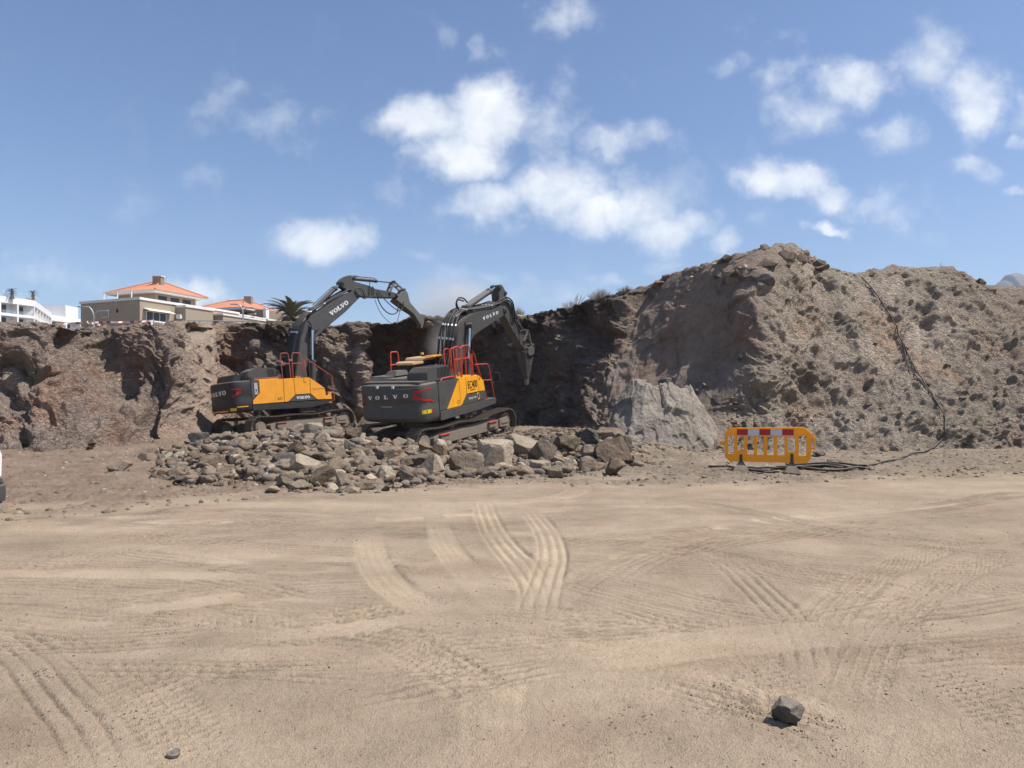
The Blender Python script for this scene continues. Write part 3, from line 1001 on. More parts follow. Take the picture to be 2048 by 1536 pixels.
# left face: blocks drawn out along the dip; dug wall: near-vertical tooth marks
ql = np.stack([(q_[:, 0] * ca + q_[:, 2] * sa) * .62, q_[:, 1] * .8, (-q_[:, 0] * sa + q_[:, 2] * ca) * 1.15], 1)
lay_ = (ql[:, 2] * 2.3 + fbm(q_ * .7, 3, 291) * .9)
lay_ = (lay_ - np.floor(lay_))                      # small overhanging ledges along the bedding
d_ = (1 - right) * (blocky(ql * .5, 1, crack=.1) * .55 + blocky(ql * 1.25, 2, crack=.15) * .36 + blocky(ql * 2.9, 3, crack=.2) * .18 + (lay_ - .5) * .13 * (1 - smo))
crumb = np.abs(fbm(q_ * .9, 2, 301)) * .26 - .08 + blocky(q_ * .5, 5, crack=0) * .10
f1_, f2_, rr_, _o = cells(q_ * 1.8, 15)
crumb = crumb + np.maximum(.6 - f1_, 0) * (.1 + .9 * rr_[:, 0]) * .20
f1_, f2_, rr_, _o = cells(q_ * .95, 14)
crumb = crumb + np.maximum(.6 - f1_, 0) * (rr_[:, 0] > .5) * .14
f1_, f2_, rr_, _o = cells(q_ * 3.9, 16)
crumb = crumb + np.maximum(.6 - f1_, 0) * (rr_[:, 0] ** 2) * .40
f1_, f2_, rr_, _o = cells(q_ * 6.6, 17)
crumb = crumb + np.maximum(.6 - f1_, 0) * rr_[:, 0] * .34
crumb = crumb + fbm(q_ * 2.2, 4, 305, .62) * .11
crumb = crumb + fbm(np.stack([q_[:, 0] * .75, q_[:, 1] * .75, q_[:, 2] * .22], 1), 3, 303) * .24
d_ = d_ + right * crumb
dg_ = d_.reshape(NR, NC).copy()             # knock the sharpest arrises off the broken blocks
dg_[:, 1:-1] = (dg_[:, :-2] + 2 * dg_[:, 1:-1] + dg_[:, 2:]) / 4
dg_[1:-1] = (dg_[:-2] + 2 * dg_[1:-1] + dg_[2:]) / 4
d_ = dg_.ravel() + (1 - right) * amp * blocky(np.stack([q_[:, 0] * 4.5, q_[:, 1] * 5, q_[:, 2] * 8.5], 1), 4, crack=.1) * .075
fine = fbm(q_ * 5.5, 4, 311, .55) * .022 + np.abs(perlin(q_ * 7.0, 321)) * .045 + np.abs(perlin(q_ * 15.0, 322)) * .012
d_ = d_ * amp + fine * (1 - .75 * smo) * (1 + .6 * right)
d_ = d_ + deep * .10 * fbm(np.stack([q_[:, 0] * 3.2, q_[:, 1] * 3.2, q_[:, 2] * .5], 1), 3, 331)
d_ = d_ + smo * (fbm(q_ * .8, 3, 341) * .10 + blocky(q_ * .45, 12, crack=0) * .12 + fbm(np.stack([q_[:, 0] * 4, q_[:, 1] * 4, q_[:, 2] * .7], 1), 3, 343) * .02)
DENTS = [  # px, py, half width, half height, metres inwards
    (315, 815, 46, 55, 1.1), (345, 850, 30, 30, .5), (60, 755, 26, 20, 1.0), (120, 838, 46, 26, 1.0), (40, 800, 40, 18, .5), (185, 893, 36, 22, .7), (145, 675, 26, 22, .9), (205, 690, 30, 18, .5), (160, 745, 20, 34, .5),
    (252, 752, 16, 34, .8), (395, 655, 18, 14, .7), (215, 740, 34, 40, .5), (30, 705, 30, 12, -.3),
    (472, 690, 24, 40, .8), (520, 672, 26, 12, .5), (560, 700, 26, 16, .4), (800, 705, 40, 40, .7), (765, 745, 20, 60, .5), (868, 672, 30, 26, .9), (900, 720, 60, 40, .5),
    (720, 730, 10, 80, -.55), (690, 760, 14, 50, .35), (655, 720, 12, 60, -.3), (842, 646, 34, 13, -.9), (880, 650, 20, 10, -.5), (930, 648, 24, 12, .3),
    (1110, 652, 26, 14, -.3), (1150, 650, 40, 26, .5), (1190, 670, 30, 40, .35), (1075, 690, 16, 60, .3), (1230, 610, 30, 12, -.35),
    (1440, 690, 60, 90, .25), (1590, 800, 34, 24, .4), (1735, 770, 9, 8, .5), (1700, 810, 50, 22, .25), (1790, 700, 24, 70, .25), (1850, 650, 14, 60, .35), (1980, 700, 34, 34, .35),
]
for cx, cy, rx, ry, dm in DENTS:
    r2 = ((px_ - cx) / rx) ** 2 + ((py_ - cy) / ry) ** 2
    wgt = np.exp(-np.maximum(r2 - .15, 0) * 1.3) * (tr_ < 6.1)
    d_ = d_ - dm * wgt
fadeb = sstep(.6, 1.5, tr_) * .85 + .15
fadeb = fadeb * (1 - .55 * sstep(5.6, 6.4, tr_)) * (1 - sstep(6.6, 7, tr_))
d_ = d_ * fadeb
mv_ = nf_ * d_[:, None]
mv_[:, 2] *= 1 - .8 * sstep(4.2, 4.9, tr_)         # the rim stays level
cv = bp_ + mv_
# rubbly lip along the rim
lip = np.exp(-((tr_ - 5.15) / .35) ** 2)
cv[:, 2] += lip * (np.abs(fbm(bp_ * 1.4, 2, 351)) * .16 + np.maximum(blocky(bp_ * 2.2, 8), 0) * .10 + np.maximum(perlin(bp_ * 4, 9), 0) * .06)
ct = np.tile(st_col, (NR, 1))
# dark old topsoil under the rim of the left and middle faces, pale dust lower down
h_in = fbm(bp_ * .8, 3, 361)
top = sstep(4.25, 4.75, tr_ + .22 * h_in) * (1 - sstep(5.15, 5.4, tr_)) * (1 - sstep(1290, 1420, px_)) * sstep(430, 520, px_)
ct = ct * (1 - top[:, None] * .45)
redp = sstep(.15, .7, fbm(bp_ * .35 + 4, 3, 371))[:, None]
ct = ct * (1 + redp * np.array([.12, -.03, -.10]))
brown_pocket = (np.exp(-((px_ - 1615) / 60) ** 2 - ((py_ - 790) / 60) ** 2) * .45)[:, None]
ct = ct * (1 - brown_pocket * np.array([.25, .42, .5]))
rust = (np.exp(-((px_ - 1395) / 60) ** 2 - ((py_ - 650) / 70) ** 2) * .4)[:, None]
ct = ct * (1 - rust * np.array([.05, .22, .35]))
white = (np.exp(-((px_ - 1840) / 70) ** 2 - ((py_ - 690) / 60) ** 2) * .42 + right * np.exp(-((py_ - 545) / 40) ** 2) * .12)[:, None]
ct = ct * (1 + white)
ct = np.where((tr_ < 1.6)[:, None], ct * .95, ct)
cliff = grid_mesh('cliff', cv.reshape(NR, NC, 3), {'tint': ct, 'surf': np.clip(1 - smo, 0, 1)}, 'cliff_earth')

# the plateau behind the rim
pz = []
for y_ in (36, 44, 60, 110, 250, 900):
    pz.append([(x_ * max(1, y_ / 60), y_, (5.35 if y_ < 60 else 5.5 + (min(y_, 250) - 60) * .012)) for x_ in (-160, -60, -40, -30, -20, -10, 0, 10, 40, 160)])
pz = np.array(pz, float)
pz[0, :, 2] = 4.6
pz[0, :, 1] = 42.5
pz[1, :, 1] = 46
plateau = grid_mesh('plateau', pz, {'tint': np.tile(np.array(BRN) * 1.5, (pz.shape[0] * pz.shape[1], 1)), 'surf': np.ones(pz.shape[0] * pz.shape[1])}, 'cliff_earth')

dg = bpy.context.evaluated_depsgraph_get()


def bvh_of(o):
    me = o.data
    n = len(me.vertices)
    co = np.empty(n * 3, np.float32)
    me.vertices.foreach_get('co', co)
    lp = np.empty(len(me.loops), np.int32)
    me.loops.foreach_get('vertex_index', lp)
    return BVHTree.FromPolygons([tuple(c) for c in co.reshape(-1, 3).tolist()], [tuple(q) for q in lp.reshape(-1, 4).tolist()])


BV_C = bvh_of(cliff)
BV_G = bvh_of(ground)
CAM = Vector((0, 0, H))


def sight(px, py):
    """nearest terrain point on the line of sight, with its normal"""
    d = P(px, py, 1.0) - CAM
    d.normalize()
    best = None
    for b_ in (BV_C, BV_G):
        r = b_.ray_cast(CAM, d)
        if r[0] is not None and (best is None or r[3] < best[2]):
            best = (r[0], r[1], r[3])
    return best


def floor_z(x, y):
    r = BV_G.ray_cast(Vector((x, y, 30)), Vector((0, 0, -1)))
    z = r[0].z if r[0] is not None else -0.9
    r = BV_C.ray_cast(Vector((x, y, 30)), Vector((0, 0, -1)))
    if r[0] is not None:
        z = max(z, r[0].z)
    return z


# far table mountain
mx = np.linspace(-1, 1, 240)
my = np.linspace(-1, 1, 24)
MXX, MYY = np.meshgrid(mx, my)
q = np.stack([MXX.ravel() * 4, MYY.ravel() * 4, MXX.ravel() * 0], 1)
prof = np.interp(MXX.ravel(), [-1, -.34, -.18, -.12, -.075, -.068, .05, .058, .25, 1], [0, .74, .885, .945, .962, 1.0, 1.0, .965, .86, 0])
ridge = prof * (1 - np.abs(MYY.ravel()) ** 1.6) + fbm(q * 2, 4, 401) * .012 * prof
mm = np.stack([1840 + MXX.ravel() * 420, 2600 + MYY.ravel() * 260, ridge * 478 - 4], 1).reshape(24, 240, 3)
mountain = grid_mesh('mountain', mm, {}, 'mountain_rock')

# ================================================================== excavators
MS = 0.93                       # machine scale


def rear_x(y):
    y = abs(y)
    return float(np.interp(y, [0, .5, 1.0, 1.25, 1.38, 1.45, 1.48], [-3.16, -3.15, -3.11, -3.04, -2.93, -2.78, -2.60]))


def track_path(half, r, sag):
    """closed loop of the track in (x, z), sprocket at the rear, and its length"""
    pts = []
    zc = r
    for k in range(13):
        a = math.pi * (1.5 - k / 12.0)
        pts.append((-half + math.cos(a) * r, zc + math.sin(a) * r))
    for k in range(1, 16):
        t_ = k / 16.0
        pts.append((-half + 2 * half * t_, 2 * r - sag * math.sin(math.pi * t_) * (1 + .5 * math.sin(2 * math.pi * t_ * 2))))
    for k in range(13):
        a = math.pi * (0.5 - k / 12.0)
        pts.append((half + math.cos(a) * r, zc + math.sin(a) * r))
    pts = pts + [pts[0]]
    return [Vector((x, 0, z)) for x, z in pts]


def resample(pts, n):
    L = [0]
    for a, b_ in zip(pts[:-1], pts[1:]):
        L.append(L[-1] + (b_ - a).length)
    out = []
    for k in range(n):
        s_ = L[-1] * k / n
        i = max(j for j in range(len(L)) if L[j] <= s_)
        i = min(i, len(pts) - 2)
        f = (s_ - L[i]) / (L[i + 1] - L[i] + 1e-9)
        out.append((pts[i].lerp(pts[i + 1], f), (pts[i + 1] - pts[i]).normalized()))
    return out


def shoe_mesh():
    m = MB()
    m.box((-.10, -.30, -.012), (.10, .30, .012))
    for x in (-.085, -.01, .06):
        m.prism([(x - .014, .011), (x + .014, .011), (x + .008, .045), (x - .008, .045)], -.298, .298)
    m.box((-.07, -.12, -.09), (.07, -.06, -.011))
    m.box((-.07, .06, -.09), (.07, .12, -.011))
    o = m.build('track_shoe', 'steel_track', None)
    me = o.data
    bpy.data.objects.remove(o)
    return me


SHOE = shoe_mesh()


def offset_path(pts, d):
    """(x, z) polyline moved sideways (to the left of its direction)"""
    out = []
    for i in range(len(pts)):
        a, b_ = Vector(pts[max(i - 1, 0)]), Vector(pts[min(i + 1, len(pts) - 1)])
        t_ = (b_ - a).normalized()
        out.append((pts[i][0] - t_.y * d, pts[i][1] + t_.x * d))
    return out


def cylinder_ram(root, name, a, b_, r, f, rod_r=None):
    """hydraulic ram: barrel from a over the fraction f of the way to b, rod as its sub-part"""
    a, b_ = Vector(a), Vector(b_)
    mid = a.lerp(b_, f)
    m = MB()
    d = (b_ - a).normalized()
    m.cyl(a - d * .06, mid, r, 16)
    m.cyl(mid - d * .10, mid + d * .03, r * 1.18, 16)
    m.cyl(a + d * .12, a + d * .18, r * 1.12, 16)
    m.cyl(a + Vector((0, -r * 1.4, 0)), a + Vector((0, r * 1.4, 0)), r * 1.15, 16)
    # oil line along the barrel
    n_ = d.cross(Vector((0, 1, 0))).normalized()
    m.tube([a + n_ * (r * 1.5) + d * .25, mid + n_ * (r * 1.5) - d * .1, mid + n_ * r * .6 - d * .02], .022, 6)
    o = m.build(name, 'machine_grey', root, angle=45)
    m = MB()
    m.cyl(mid, b_, rod_r or r * .58, 14)
    rod = m.build('rod', 'chrome_rod', o)
    m = MB()
    m.cyl(b_ + Vector((0, -r * 1.3, 0)), b_ + Vector((0, r * 1.3, 0)), r * 1.0, 16)
    m.build('rod_eye', 'machine_grey', o)
    return o


def rail(root, pts, mat, r=.021, name='handrail'):
    m = MB()
    m.tube(pts, r, 8)
    return m.build(name, mat, root, angle=60)


def excavator(cfg):
    new = cfg['new']
    root = empty('excavator')
    tag(root, cfg['label'], 'excavator')
    yaw, pit, rol = (R_(a) for a in cfg['rot'])
    c, s = math.cos, math.sin
    B = Matrix(((s(yaw), -c(yaw), 0), (c(yaw), s(yaw), 0), (0, 0, 1)))
    Pm = Matrix(((c(pit), 0, -s(pit)), (0, 1, 0), (s(pit), 0, c(pit))))
    Q = Matrix(((1, 0, 0), (0, c(rol), -s(rol)), (0, s(rol), c(rol))))
    root.matrix_world = Matrix.Translation(cfg['loc']) @ (B @ Pm @ Q).to_4x4() @ Matrix.Scale(MS, 4)
    RAIL = cfg['rail']
    YEL = cfg['yellow']

    # ---- undercarriage
    half, rr = cfg['half'], .50
    tyaw = -(R_(cfg['track_yaw']) - yaw)
    zoff = cfg['track_z']
    for sd in (1, -1):
        yc = sd * 1.37
        m = MB()
        hl = half - .62
        m.prism([(-hl - .1, .40), (-hl, .27), (hl - .1, .27), (hl + .05, .36), (hl + .05, .62), (hl - .25, .66), (-hl + .1, .66), (-hl - .1, .60)], -.20, .20)
        m.prism([(-hl - .25, .62), (-hl + .35, .72), (hl - .3, .72), (hl + .2, .64), (hl + .2, .60), (-hl - .25, .55)], -.14, .14)
        if sd < 0:
            for x in (-hl + .22, hl - .75):
                m.box((x, -.285, .40), (x + .5, -.20, .62))
        tf = m.build('track_frame', 'frame_dusty', root, bevel=.02)
        tf.rotation_euler = (0, 0, tyaw)
        tf.location = Matrix.Rotation(tyaw, 4, 'Z') @ Vector((0, yc, zoff))
        if sd < 0:
            for x in (-hl + .22, hl - .75):
                m = MB()
                m.box((x - .02, -.33, .622), (x + .52, -.19, .65))
                m.build('step_plate', RAIL, tf, bevel=.006)
        for k, (pp, tg) in enumerate(resample(track_path(half, rr, cfg['sag']), int((4 * half + 2 * math.pi * rr) / .205))):
            o = bpy.data.objects.new('track_shoe', SHOE)
            COL.objects.link(o)
            o.parent = tf
            nrm_ = Vector((-tg.z, 0, tg.x))
            o.matrix_local = Matrix(((tg.x, 0, nrm_.x, pp.x), (0, 1, 0, 0), (tg.z, 0, nrm_.z, pp.z), (0, 0, 0, 1)))
        if not SHOE.materials:
            SHOE.materials.append(MATS['steel_track'])
        m = MB()
        n = 22
        prof = []
        for k in range(n * 2):
            a = math.pi * k / n
            q_ = .40 if k % 2 else .345
            prof.append((-half + math.cos(a) * q_, rr + math.sin(a) * q_))
        m.prism(prof, -.05, .05)
        m.cyl((-half, -.24, rr), (-half, .2, rr), .27, 24)
        m.cyl((-half, -.275, rr), (-half, -.235, rr), .20, 24)
        for k in range(12):
            a = 2 * math.pi * k / 12
            m.cyl((-half + .235 * math.cos(a), -.26, rr + .235 * math.sin(a)), (-half + .235 * math.cos(a), -.235, rr + .235 * math.sin(a)), .02, 6)
        m.build('sprocket', 'frame_dusty', tf)
        m = MB()
        m.cyl((half, -.10, rr), (half, .10, rr), .37, 26)
        m.cyl((half, -.17, rr), (half, .17, rr), .20, 18)
        m.build('idler', 'frame_dusty', tf)
        m = MB()
        m.prism([(half - .62, rr - .17), (half - .1, rr - .2), (half + .02, rr - .1), (half + .02, rr + .1), (half - .1, rr + .2), (half - .62, rr + .17)], -.26, -.19)
        m.box((half - .5, -.29, rr - .05), (half - .02, -.25, rr + .05))
        m.build('idler_guard', 'frame_dusty', tf, bevel=.015)
        for k in range(7):
            x = -half + .75 + k * (2 * half - 1.45) / 6
            m = MB()
            m.cyl((x, -.17, .21), (x, .17, .21), .105, 14)
            m.cyl((x, -.21, .21), (x, .21, .21), .06, 10)
            m.build('track_roller', 'frame_dusty', tf)
        for x in (-.9, .9):
            m = MB()
            m.cyl((x, -.15, .84), (x, .15, .84), .075, 12)
            m.box((x - .05, -.05, .66), (x + .05, .05, .82))
            m.build('carrier_roller', 'frame_dusty', tf)
    m = MB()
    m.prism([(-.95, .35), (.95, .35), (.8, .85), (-.8, .85)], -1.2, 1.2)
    m.box((-1.4, -1.18, .42), (1.4, 1.18, .60))
    cb = m.build('car_body', 'frame_dusty', root, bevel=.03)
    cb.rotation_euler = (0, 0, tyaw)
    cb.location = (0, 0, zoff)
    m = MB()
    m.cyl((0, 0, zoff + .8), (0, 0, 1.06), .72, 32)
    m.build('slew_ring', 'machine_dark', root)

    # ---- upper structure
    m = MB()
    m.prism([(-2.2, 1.06), (1.75, 1.06), (1.75, 1.30), (-.2, 1.34), (-.2, 2.30), (-2.2, 2.38)], -1.40, 1.40)
    m.box((-.2, -1.40, 1.3), (.3, -.45, 2.30))
    m.box((.3, -1.40, 1.3), (1.1, -.5, 2.25))
    m.build('main_frame', 'machine_dark', root, bevel=.02)
    # counterweight: rounded plan with tapered top and bottom
    ys = [1.48, 1.475, 1.45, 1.38, 1.25, 1.0, .5, 0, -.5, -1.0, -1.25, -1.38, -1.45, -1.475, -1.48]
    xs = [cfg['seam'], -2.60] + [rear_x(y) for y in ys[2:-2]] + [-2.60, cfg['seam']]
    lay = [(1.02, .90), (1.08, .965), (1.20, 1.0), (1.55, 1.0), (1.60, .992), (1.82, .992), (1.87, 1.0), (2.30, 1.0), (2.40, .985), (2.45, .93)]
    vs, fs = [], []
    nrow = len(ys)
    for z, k in lay:
        for x, y in zip(xs, ys):
            vs.append((cfg['seam'] + (x - cfg['seam']) * (1 - (1 - k) * 2.2), y * (1 - (1 - k) * 0.7), z))
    for j in range(len(lay) - 1):
        for i in range(nrow - 1):
            fs.append((j * nrow + i, j * nrow + i + 1, (j + 1) * nrow + i + 1, (j + 1) * nrow + i))
        fs.append((j * nrow + nrow - 1, j * nrow, (j + 1) * nrow, (j + 1) * nrow + nrow - 1))
    fs.append(tuple(range(nrow)))
    fs.append(tuple(range((len(lay) - 1) * nrow, len(lay) * nrow)))
    m = MB().add(vs, fs)
    cw = m.build('counterweight', cfg['cwmat'], root, angle=32)

    def rear_pt(y, z, off=.009):
        """point on the skin of the counterweight; past the corner the run goes on along its flank"""
        if abs(y) <= 1.48:
            return (rear_x(y) - off, y + (math.copysign(off * .6, y) if abs(y) > 1.3 else 0), z)
        return (-2.60 + abs(y) - 1.48, math.copysign(1.48 + off, y), z)

    def rear(y0, z0, hy, hz, sl=.05):
        return lambda u, v: rear_pt(y0 - u * hy, z0 + v * hz + sl * u * hy)

    def strip(name, cols, mat):
        """decal given as columns (y, low z, high z)"""
        fine_ = []
        for (y0, a0, b0), (y1, a1, b1) in zip(cols[:-1], cols[1:]):
            k = max(1, int(abs(y1 - y0) / .05))
            fine_ += [(y0 + (y1 - y0) * j / k, a0 + (a1 - a0) * j / k, b0 + (b1 - b0) * j / k) for j in range(k)]
        fine_.append(cols[-1])
        vs = []
        for y, z0, z1 in fine_:
            vs += [rear_pt(y, z0), rear_pt(y, z1)]
        me = bpy.data.meshes.new(name)
        me.from_pydata(vs, [], [(2 * k, 2 * k + 2, 2 * k + 3, 2 * k + 1) for k in range(len(fine_) - 1)])
        return link(name, me, cw, (mat,))

    def rear_quad(name, y0, y1, z0, z1, mat):
        return strip(name, [(y0, z0, z1), (y1, z0, z1)], mat)

    if new:
        for ch, y in zip('VOLVO', (.93, .57, .17, -.24, -.69)):
            decal('lettering', letter_polys(ch), rear(y, 1.885 + (.93 - y) * .05, .225, .135), 'mark_white', cw)
        strip('red_mark', [(-1.12, 2.09, 2.17), (-1.20, 2.10, 2.21), (-1.27, 2.11, 2.24), (-1.29, 2.18, 2.245), (-1.45, 2.215, 2.262), (-1.64, 2.235, 2.27)], 'mark_red')
        strip('red_mark', [(-1.10, 1.89, 2.06), (-1.26, 1.885, 2.06), (-1.29, 1.88, 1.965), (-1.45, 1.81, 1.895), (-1.68, 1.735, 1.79)], 'mark_red')
        strip('red_mark', [(1.43, 2.06, 2.13), (1.30, 2.06, 2.13), (1.17, 1.93, 2.07)], 'mark_red')
        strip('red_mark', [(1.17, 1.84, 1.925), (1.12, 1.79, 1.90), (1.25, 1.72, 1.80), (1.42, 1.62, 1.69)], 'mark_red')
        rear_quad('warning_label', -1.34, -1.50, 1.36, 1.50, 'mark_yellow')
        rear_quad('warning_label', -1.502, -1.57, 1.36, 1.50, 'mark_red')
        rear_quad('warning_label', 1.43, 1.33, 1.23, 1.37, 'mark_yellow')
        lb = font_polys('!')
        decal('lettering', lb, lambda u, v: rear_pt(-1.44 - u * .07, 1.39 + v * .08, .014), 'mark_black', cw)
        rear_quad('maker_line', .31, -.17, 1.635, 1.648, 'mark_white')
        for y in (.44, -.27):
            m = MB()
            m.box((rear_x(y) - .035, y - .045, 2.31), (rear_x(y) + .03, y + .045, 2.40))
            m.build('work_light', 'light_lens', cw, bevel=.008)
        # pressed swages round the lamps
        for z in (1.845, 2.27):
            m = MB()
            m.tube([(rear_x(y) - .006, y, z + .05 * max(0, (-.6 - y)) * (1 if z > 2 else -1)) for y in (-.2, -.6, -.8, -1.0, -1.2, -1.30)], .014, 6)
            m.build('swage', cfg['cwmat'], cw)
        m = MB()
        m.box((-2.95, -1.30, 2.44), (-2.05, 1.30, 2.52))
        m.build('counterweight_cap', 'machine_grey', root, bevel=.03)
        # bonnet: low deck, raised box on the right, air-intake hump
        m = MB()
        m.prism([(-2.62, 2.45), (-.55, 2.42), (-.55, 2.66), (-2.45, 2.68)], .55, 1.32)
        m.prism([(-2.62, 2.45), (-.55, 2.42), (-.55, 2.58), (-2.5, 2.60)], -.45, .55)
        m.build('engine_deck', 'machine_grey', root, bevel=.03)
        m = MB()
        m.prism([(-2.40, 2.45), (-.42, 2.40), (-.42, 2.44), (-1.02, 2.98), (-2.22, 2.98), (-2.38, 2.80)], [-1.27] * 6, [-.30, -.30, -.30, -.52, -.52, -.40])
        hd = m.build('engine_hood', 'machine_grey', root, bevel=.035)
        for k in range(9):
            x = -1.72 + k * .095
            m = MB()
            m.box((x, -1.285, 2.55), (x + .045, -1.262, 2.92))
            m.build('vent_slat', 'machine_dark', hd, bevel=.004)
        for k in range(7):
            x = -2.0 + k * .14
            m = MB()
            m.box((x, -1.20, 2.975), (x + .07, -.6, 2.99))
            m.build('vent_slat', 'machine_dark', hd)
        m = MB()
        m.prism([(-1.95, 2.64), (-1.05, 2.62), (-1.12, 2.82), (-1.78, 2.84)], [.45] * 2 + [.55] * 2, [1.05, 1.05, .95, .95])
        m.build('air_intake', 'machine_grey', root, bevel=.02)
    else:
        vo = letter_polys('VOLVO', .10)
        decal('lettering', vo, rear(1.22, 1.80, 2.0 / vo[2], .20, .04), 'mark_white', cw)
        strip('red_mark', [(-1.20, 2.05, 2.11), (-1.46, 2.05, 2.11)], 'mark_red')
        strip('red_mark', [(-1.20, 1.73, 1.79), (-1.36, 1.79, 1.86), (-1.40, 1.81, 1.97), (-1.46, 1.88, 1.98)], 'mark_red')
        rear_quad('reflector', 1.36, -.86, 1.075, 1.15, 'machine_yellow_warm')
        rear_quad('warning_label', -1.02, -1.36, 1.10, 1.24, 'mark_yellow')
        rear_quad('reflector', -1.38, -1.62, 1.25, 1.295, 'machine_yellow_warm')
        m = MB()
        m.prism([(-2.72, 2.45), (-.5, 2.42), (-.5, 2.66), (-2.62, 2.78)], -.62, 1.28)
        m.build('engine_deck', 'machine_dark', root, bevel=.03)
        m = MB()
        m.prism([(-2.34, 2.45), (-.60, 2.42), (-.60, 2.70), (-.90, 2.99), (-1.85, 3.02), (-2.22, 2.86)], -1.22, -.25)
        hd = m.build('engine_hood', 'machine_grey', root, bevel=.04)
        for k in range(5):
            x = -1.30 + k * .075
            m = MB()
            m.prism([(x, 2.93), (x + .03, 2.93), (x + .08, 2.56), (x + .05, 2.56)], -1.238, -1.216)
            m.build('vent_slat', 'machine_dark', hd)
        m = MB()
        m.prism([(-1.42, 2.66), (-.86, 2.66), (-.98, 3.10), (-1.14, 3.46), (-1.36, 3.48), (-1.30, 3.10)], .72, 1.0)
        m.build('exhaust_stack', 'machine_dark', root, bevel=.02)
        m = MB()
        m.box((-2.3, -1.36, 2.45), (-2.14, -1.25, 2.62))
        m.build('rear_camera', 'machine_dark', root, bevel=.02)

    # ---- right-hand panels (each a plate of its own, small gaps between)
    Y = -1.48

    def plate(name, poly, mat, y=Y, th=.07, par=root, bv=.012):
        m = MB()
        m.prism(poly, y, y + th)
        return m.build(name, mat, par, bevel=bv)

    if new:
        plate('side_panel', [(-2.02, 1.335), (-1.525, 1.335), (-.62, 2.36), (-.62, 2.41), (-2.02, 2.43)], 'machine_grey')
        p1 = plate('side_panel', [(-1.505, 1.335), (-.53, 1.335), (-.595, 2.36)], YEL)
        p2 = plate('side_panel', [(-.52, 1.335), (-.475, 1.335), (-.075, 1.72), (-.055, 2.40), (-.58, 2.41)], YEL)
        p3 = plate('side_panel', [(-.045, 1.735), (.865, 1.72), (.865, 2.38), (-.04, 2.40)], YEL)
        p4 = plate('side_panel', [(.88, 1.72), (1.40, 1.70), (1.32, 2.12), (.96, 2.37), (.88, 2.38)], YEL)
        p5 = plate('side_panel', [(-.455, 1.335), (1.47, 1.335), (1.41, 1.685), (-.06, 1.705)], 'machine_grey')
        tx = font_polys('EC400', .012)
        decal('lettering', tx, lambda u, v: (.06 + u * .72 / tx[2], Y - .008, 1.915 + v * .31), 'mark_black', p3)
        m = MB()
        m.box((.22, Y - .012, 1.845), (.62, Y - .002, 1.868))
        m.build('model_line', 'mark_black', p3)
        x_ = .06
        for ch in 'VOLVO':
            pl = letter_polys(ch)
            decal('lettering', pl, (lambda x0: (lambda u, v: (x0 + u * .085, Y - .008, 1.49 + v * .085)))(x_), 'mark_white', p5)
            x_ += .125
        m = MB()
        m.tube([(.80 + .10 * math.cos(2 * math.pi * k / 16), Y - .012, 1.54 + .13 * math.sin(2 * math.pi * k / 16)) for k in range(16)], .014, 6, closed=True)
        m.build('tow_ring_mark', 'mark_amber', p5)
        m = MB()
        for k in range(8):
            a = 2 * math.pi * k / 8
            m.box((-.70 + .07 * math.cos(a) - .012, Y - .012, 1.50 + .07 * math.sin(a) - .012), (-.70 + .07 * math.cos(a) + .012, Y - .002, 1.50 + .07 * math.sin(a) + .012))
        m.build('hook_mark', 'mark_black', p1)
        m = MB()
        m.prism([(.97, 2.17), (1.06, 2.22), (.97, 2.27)], Y - .010, Y - .002)
        m.build('arrow_mark', 'mark_black', p4)
        plate('sill', [(-2.02, .98), (.9, .98), (2.24, 1.06), (2.24, 1.30), (1.5, 1.315), (-2.02, 1.315)], 'machine_grey', y=-1.50, th=.30)
        m = MB()
        m.box((1.5, -1.48, 1.22), (2.24, -.5, 1.30))
        m.build('step_platform', 'machine_dark', root, bevel=.01)
        m = MB()
        m.prism([(-.58, 2.36), (.94, 2.36), (.96, 2.395), (-.58, 2.43)], -1.40, -.48)
        m.build('tank_top', YEL, root, bevel=.01)
        for x, y in ((.12, -1.1), (.55, -.8)):
            m = MB()
            m.cyl((x, y, 2.40), (x, y, 2.50), .07, 14)
            m.box((x - .02, y - .09, 2.50), (x + .02, y + .09, 2.53))
            m.build('filler_cap', 'mark_amber', root)
    else:
        p0 = plate('side_panel', [(-2.25, 1.34), (-2.25, 2.45), (-1.87, 2.44), (-1.88, 1.84), (-2.23, 1.52)], 'machine_grey')
        p1 = plate('side_panel', [(-2.23, 1.34), (-.70, 1.34), (-.67, 2.44), (-1.855, 2.44), (-1.865, 1.83), (-2.215, 1.505)], YEL)
        p2 = plate('side_panel', [(-.685, 1.34), (-.50, 1.34), (-.125, 1.64), (-.14, 2.45), (-.655, 2.44)], YEL)
        p3 = plate('side_panel', [(-.11, 1.655), (.67, 1.65), (.71, 2.43), (-.125, 2.45)], YEL)
        p4 = plate('side_panel', [(.685, 1.65), (1.01, 1.34), (1.83, 1.30), (1.79, 1.62), (1.68, 1.71), (1.61, 1.52), (1.51, 1.50), (1.47, 1.87), (.725, 2.425)], YEL)
        p5 = plate('side_panel', [(-.48, 1.335), (.99, 1.325), (.66, 1.635), (-.11, 1.64)], 'machine_grey', y=Y + .004)
        tx = font_polys('EC380E', .012)
        decal('lettering', tx, lambda u, v: (-1.95 - v * .15, Y - .008, 1.80 + u * .52 / tx[2]), 'mark_white', p0)
        vo = letter_polys('VOLVO', .07)
        decal('lettering', vo, lambda u, v: (-.07 + u * .70 / vo[2], Y - .006, 1.43 + v * .125), 'mark_white', p5)
        m = MB()
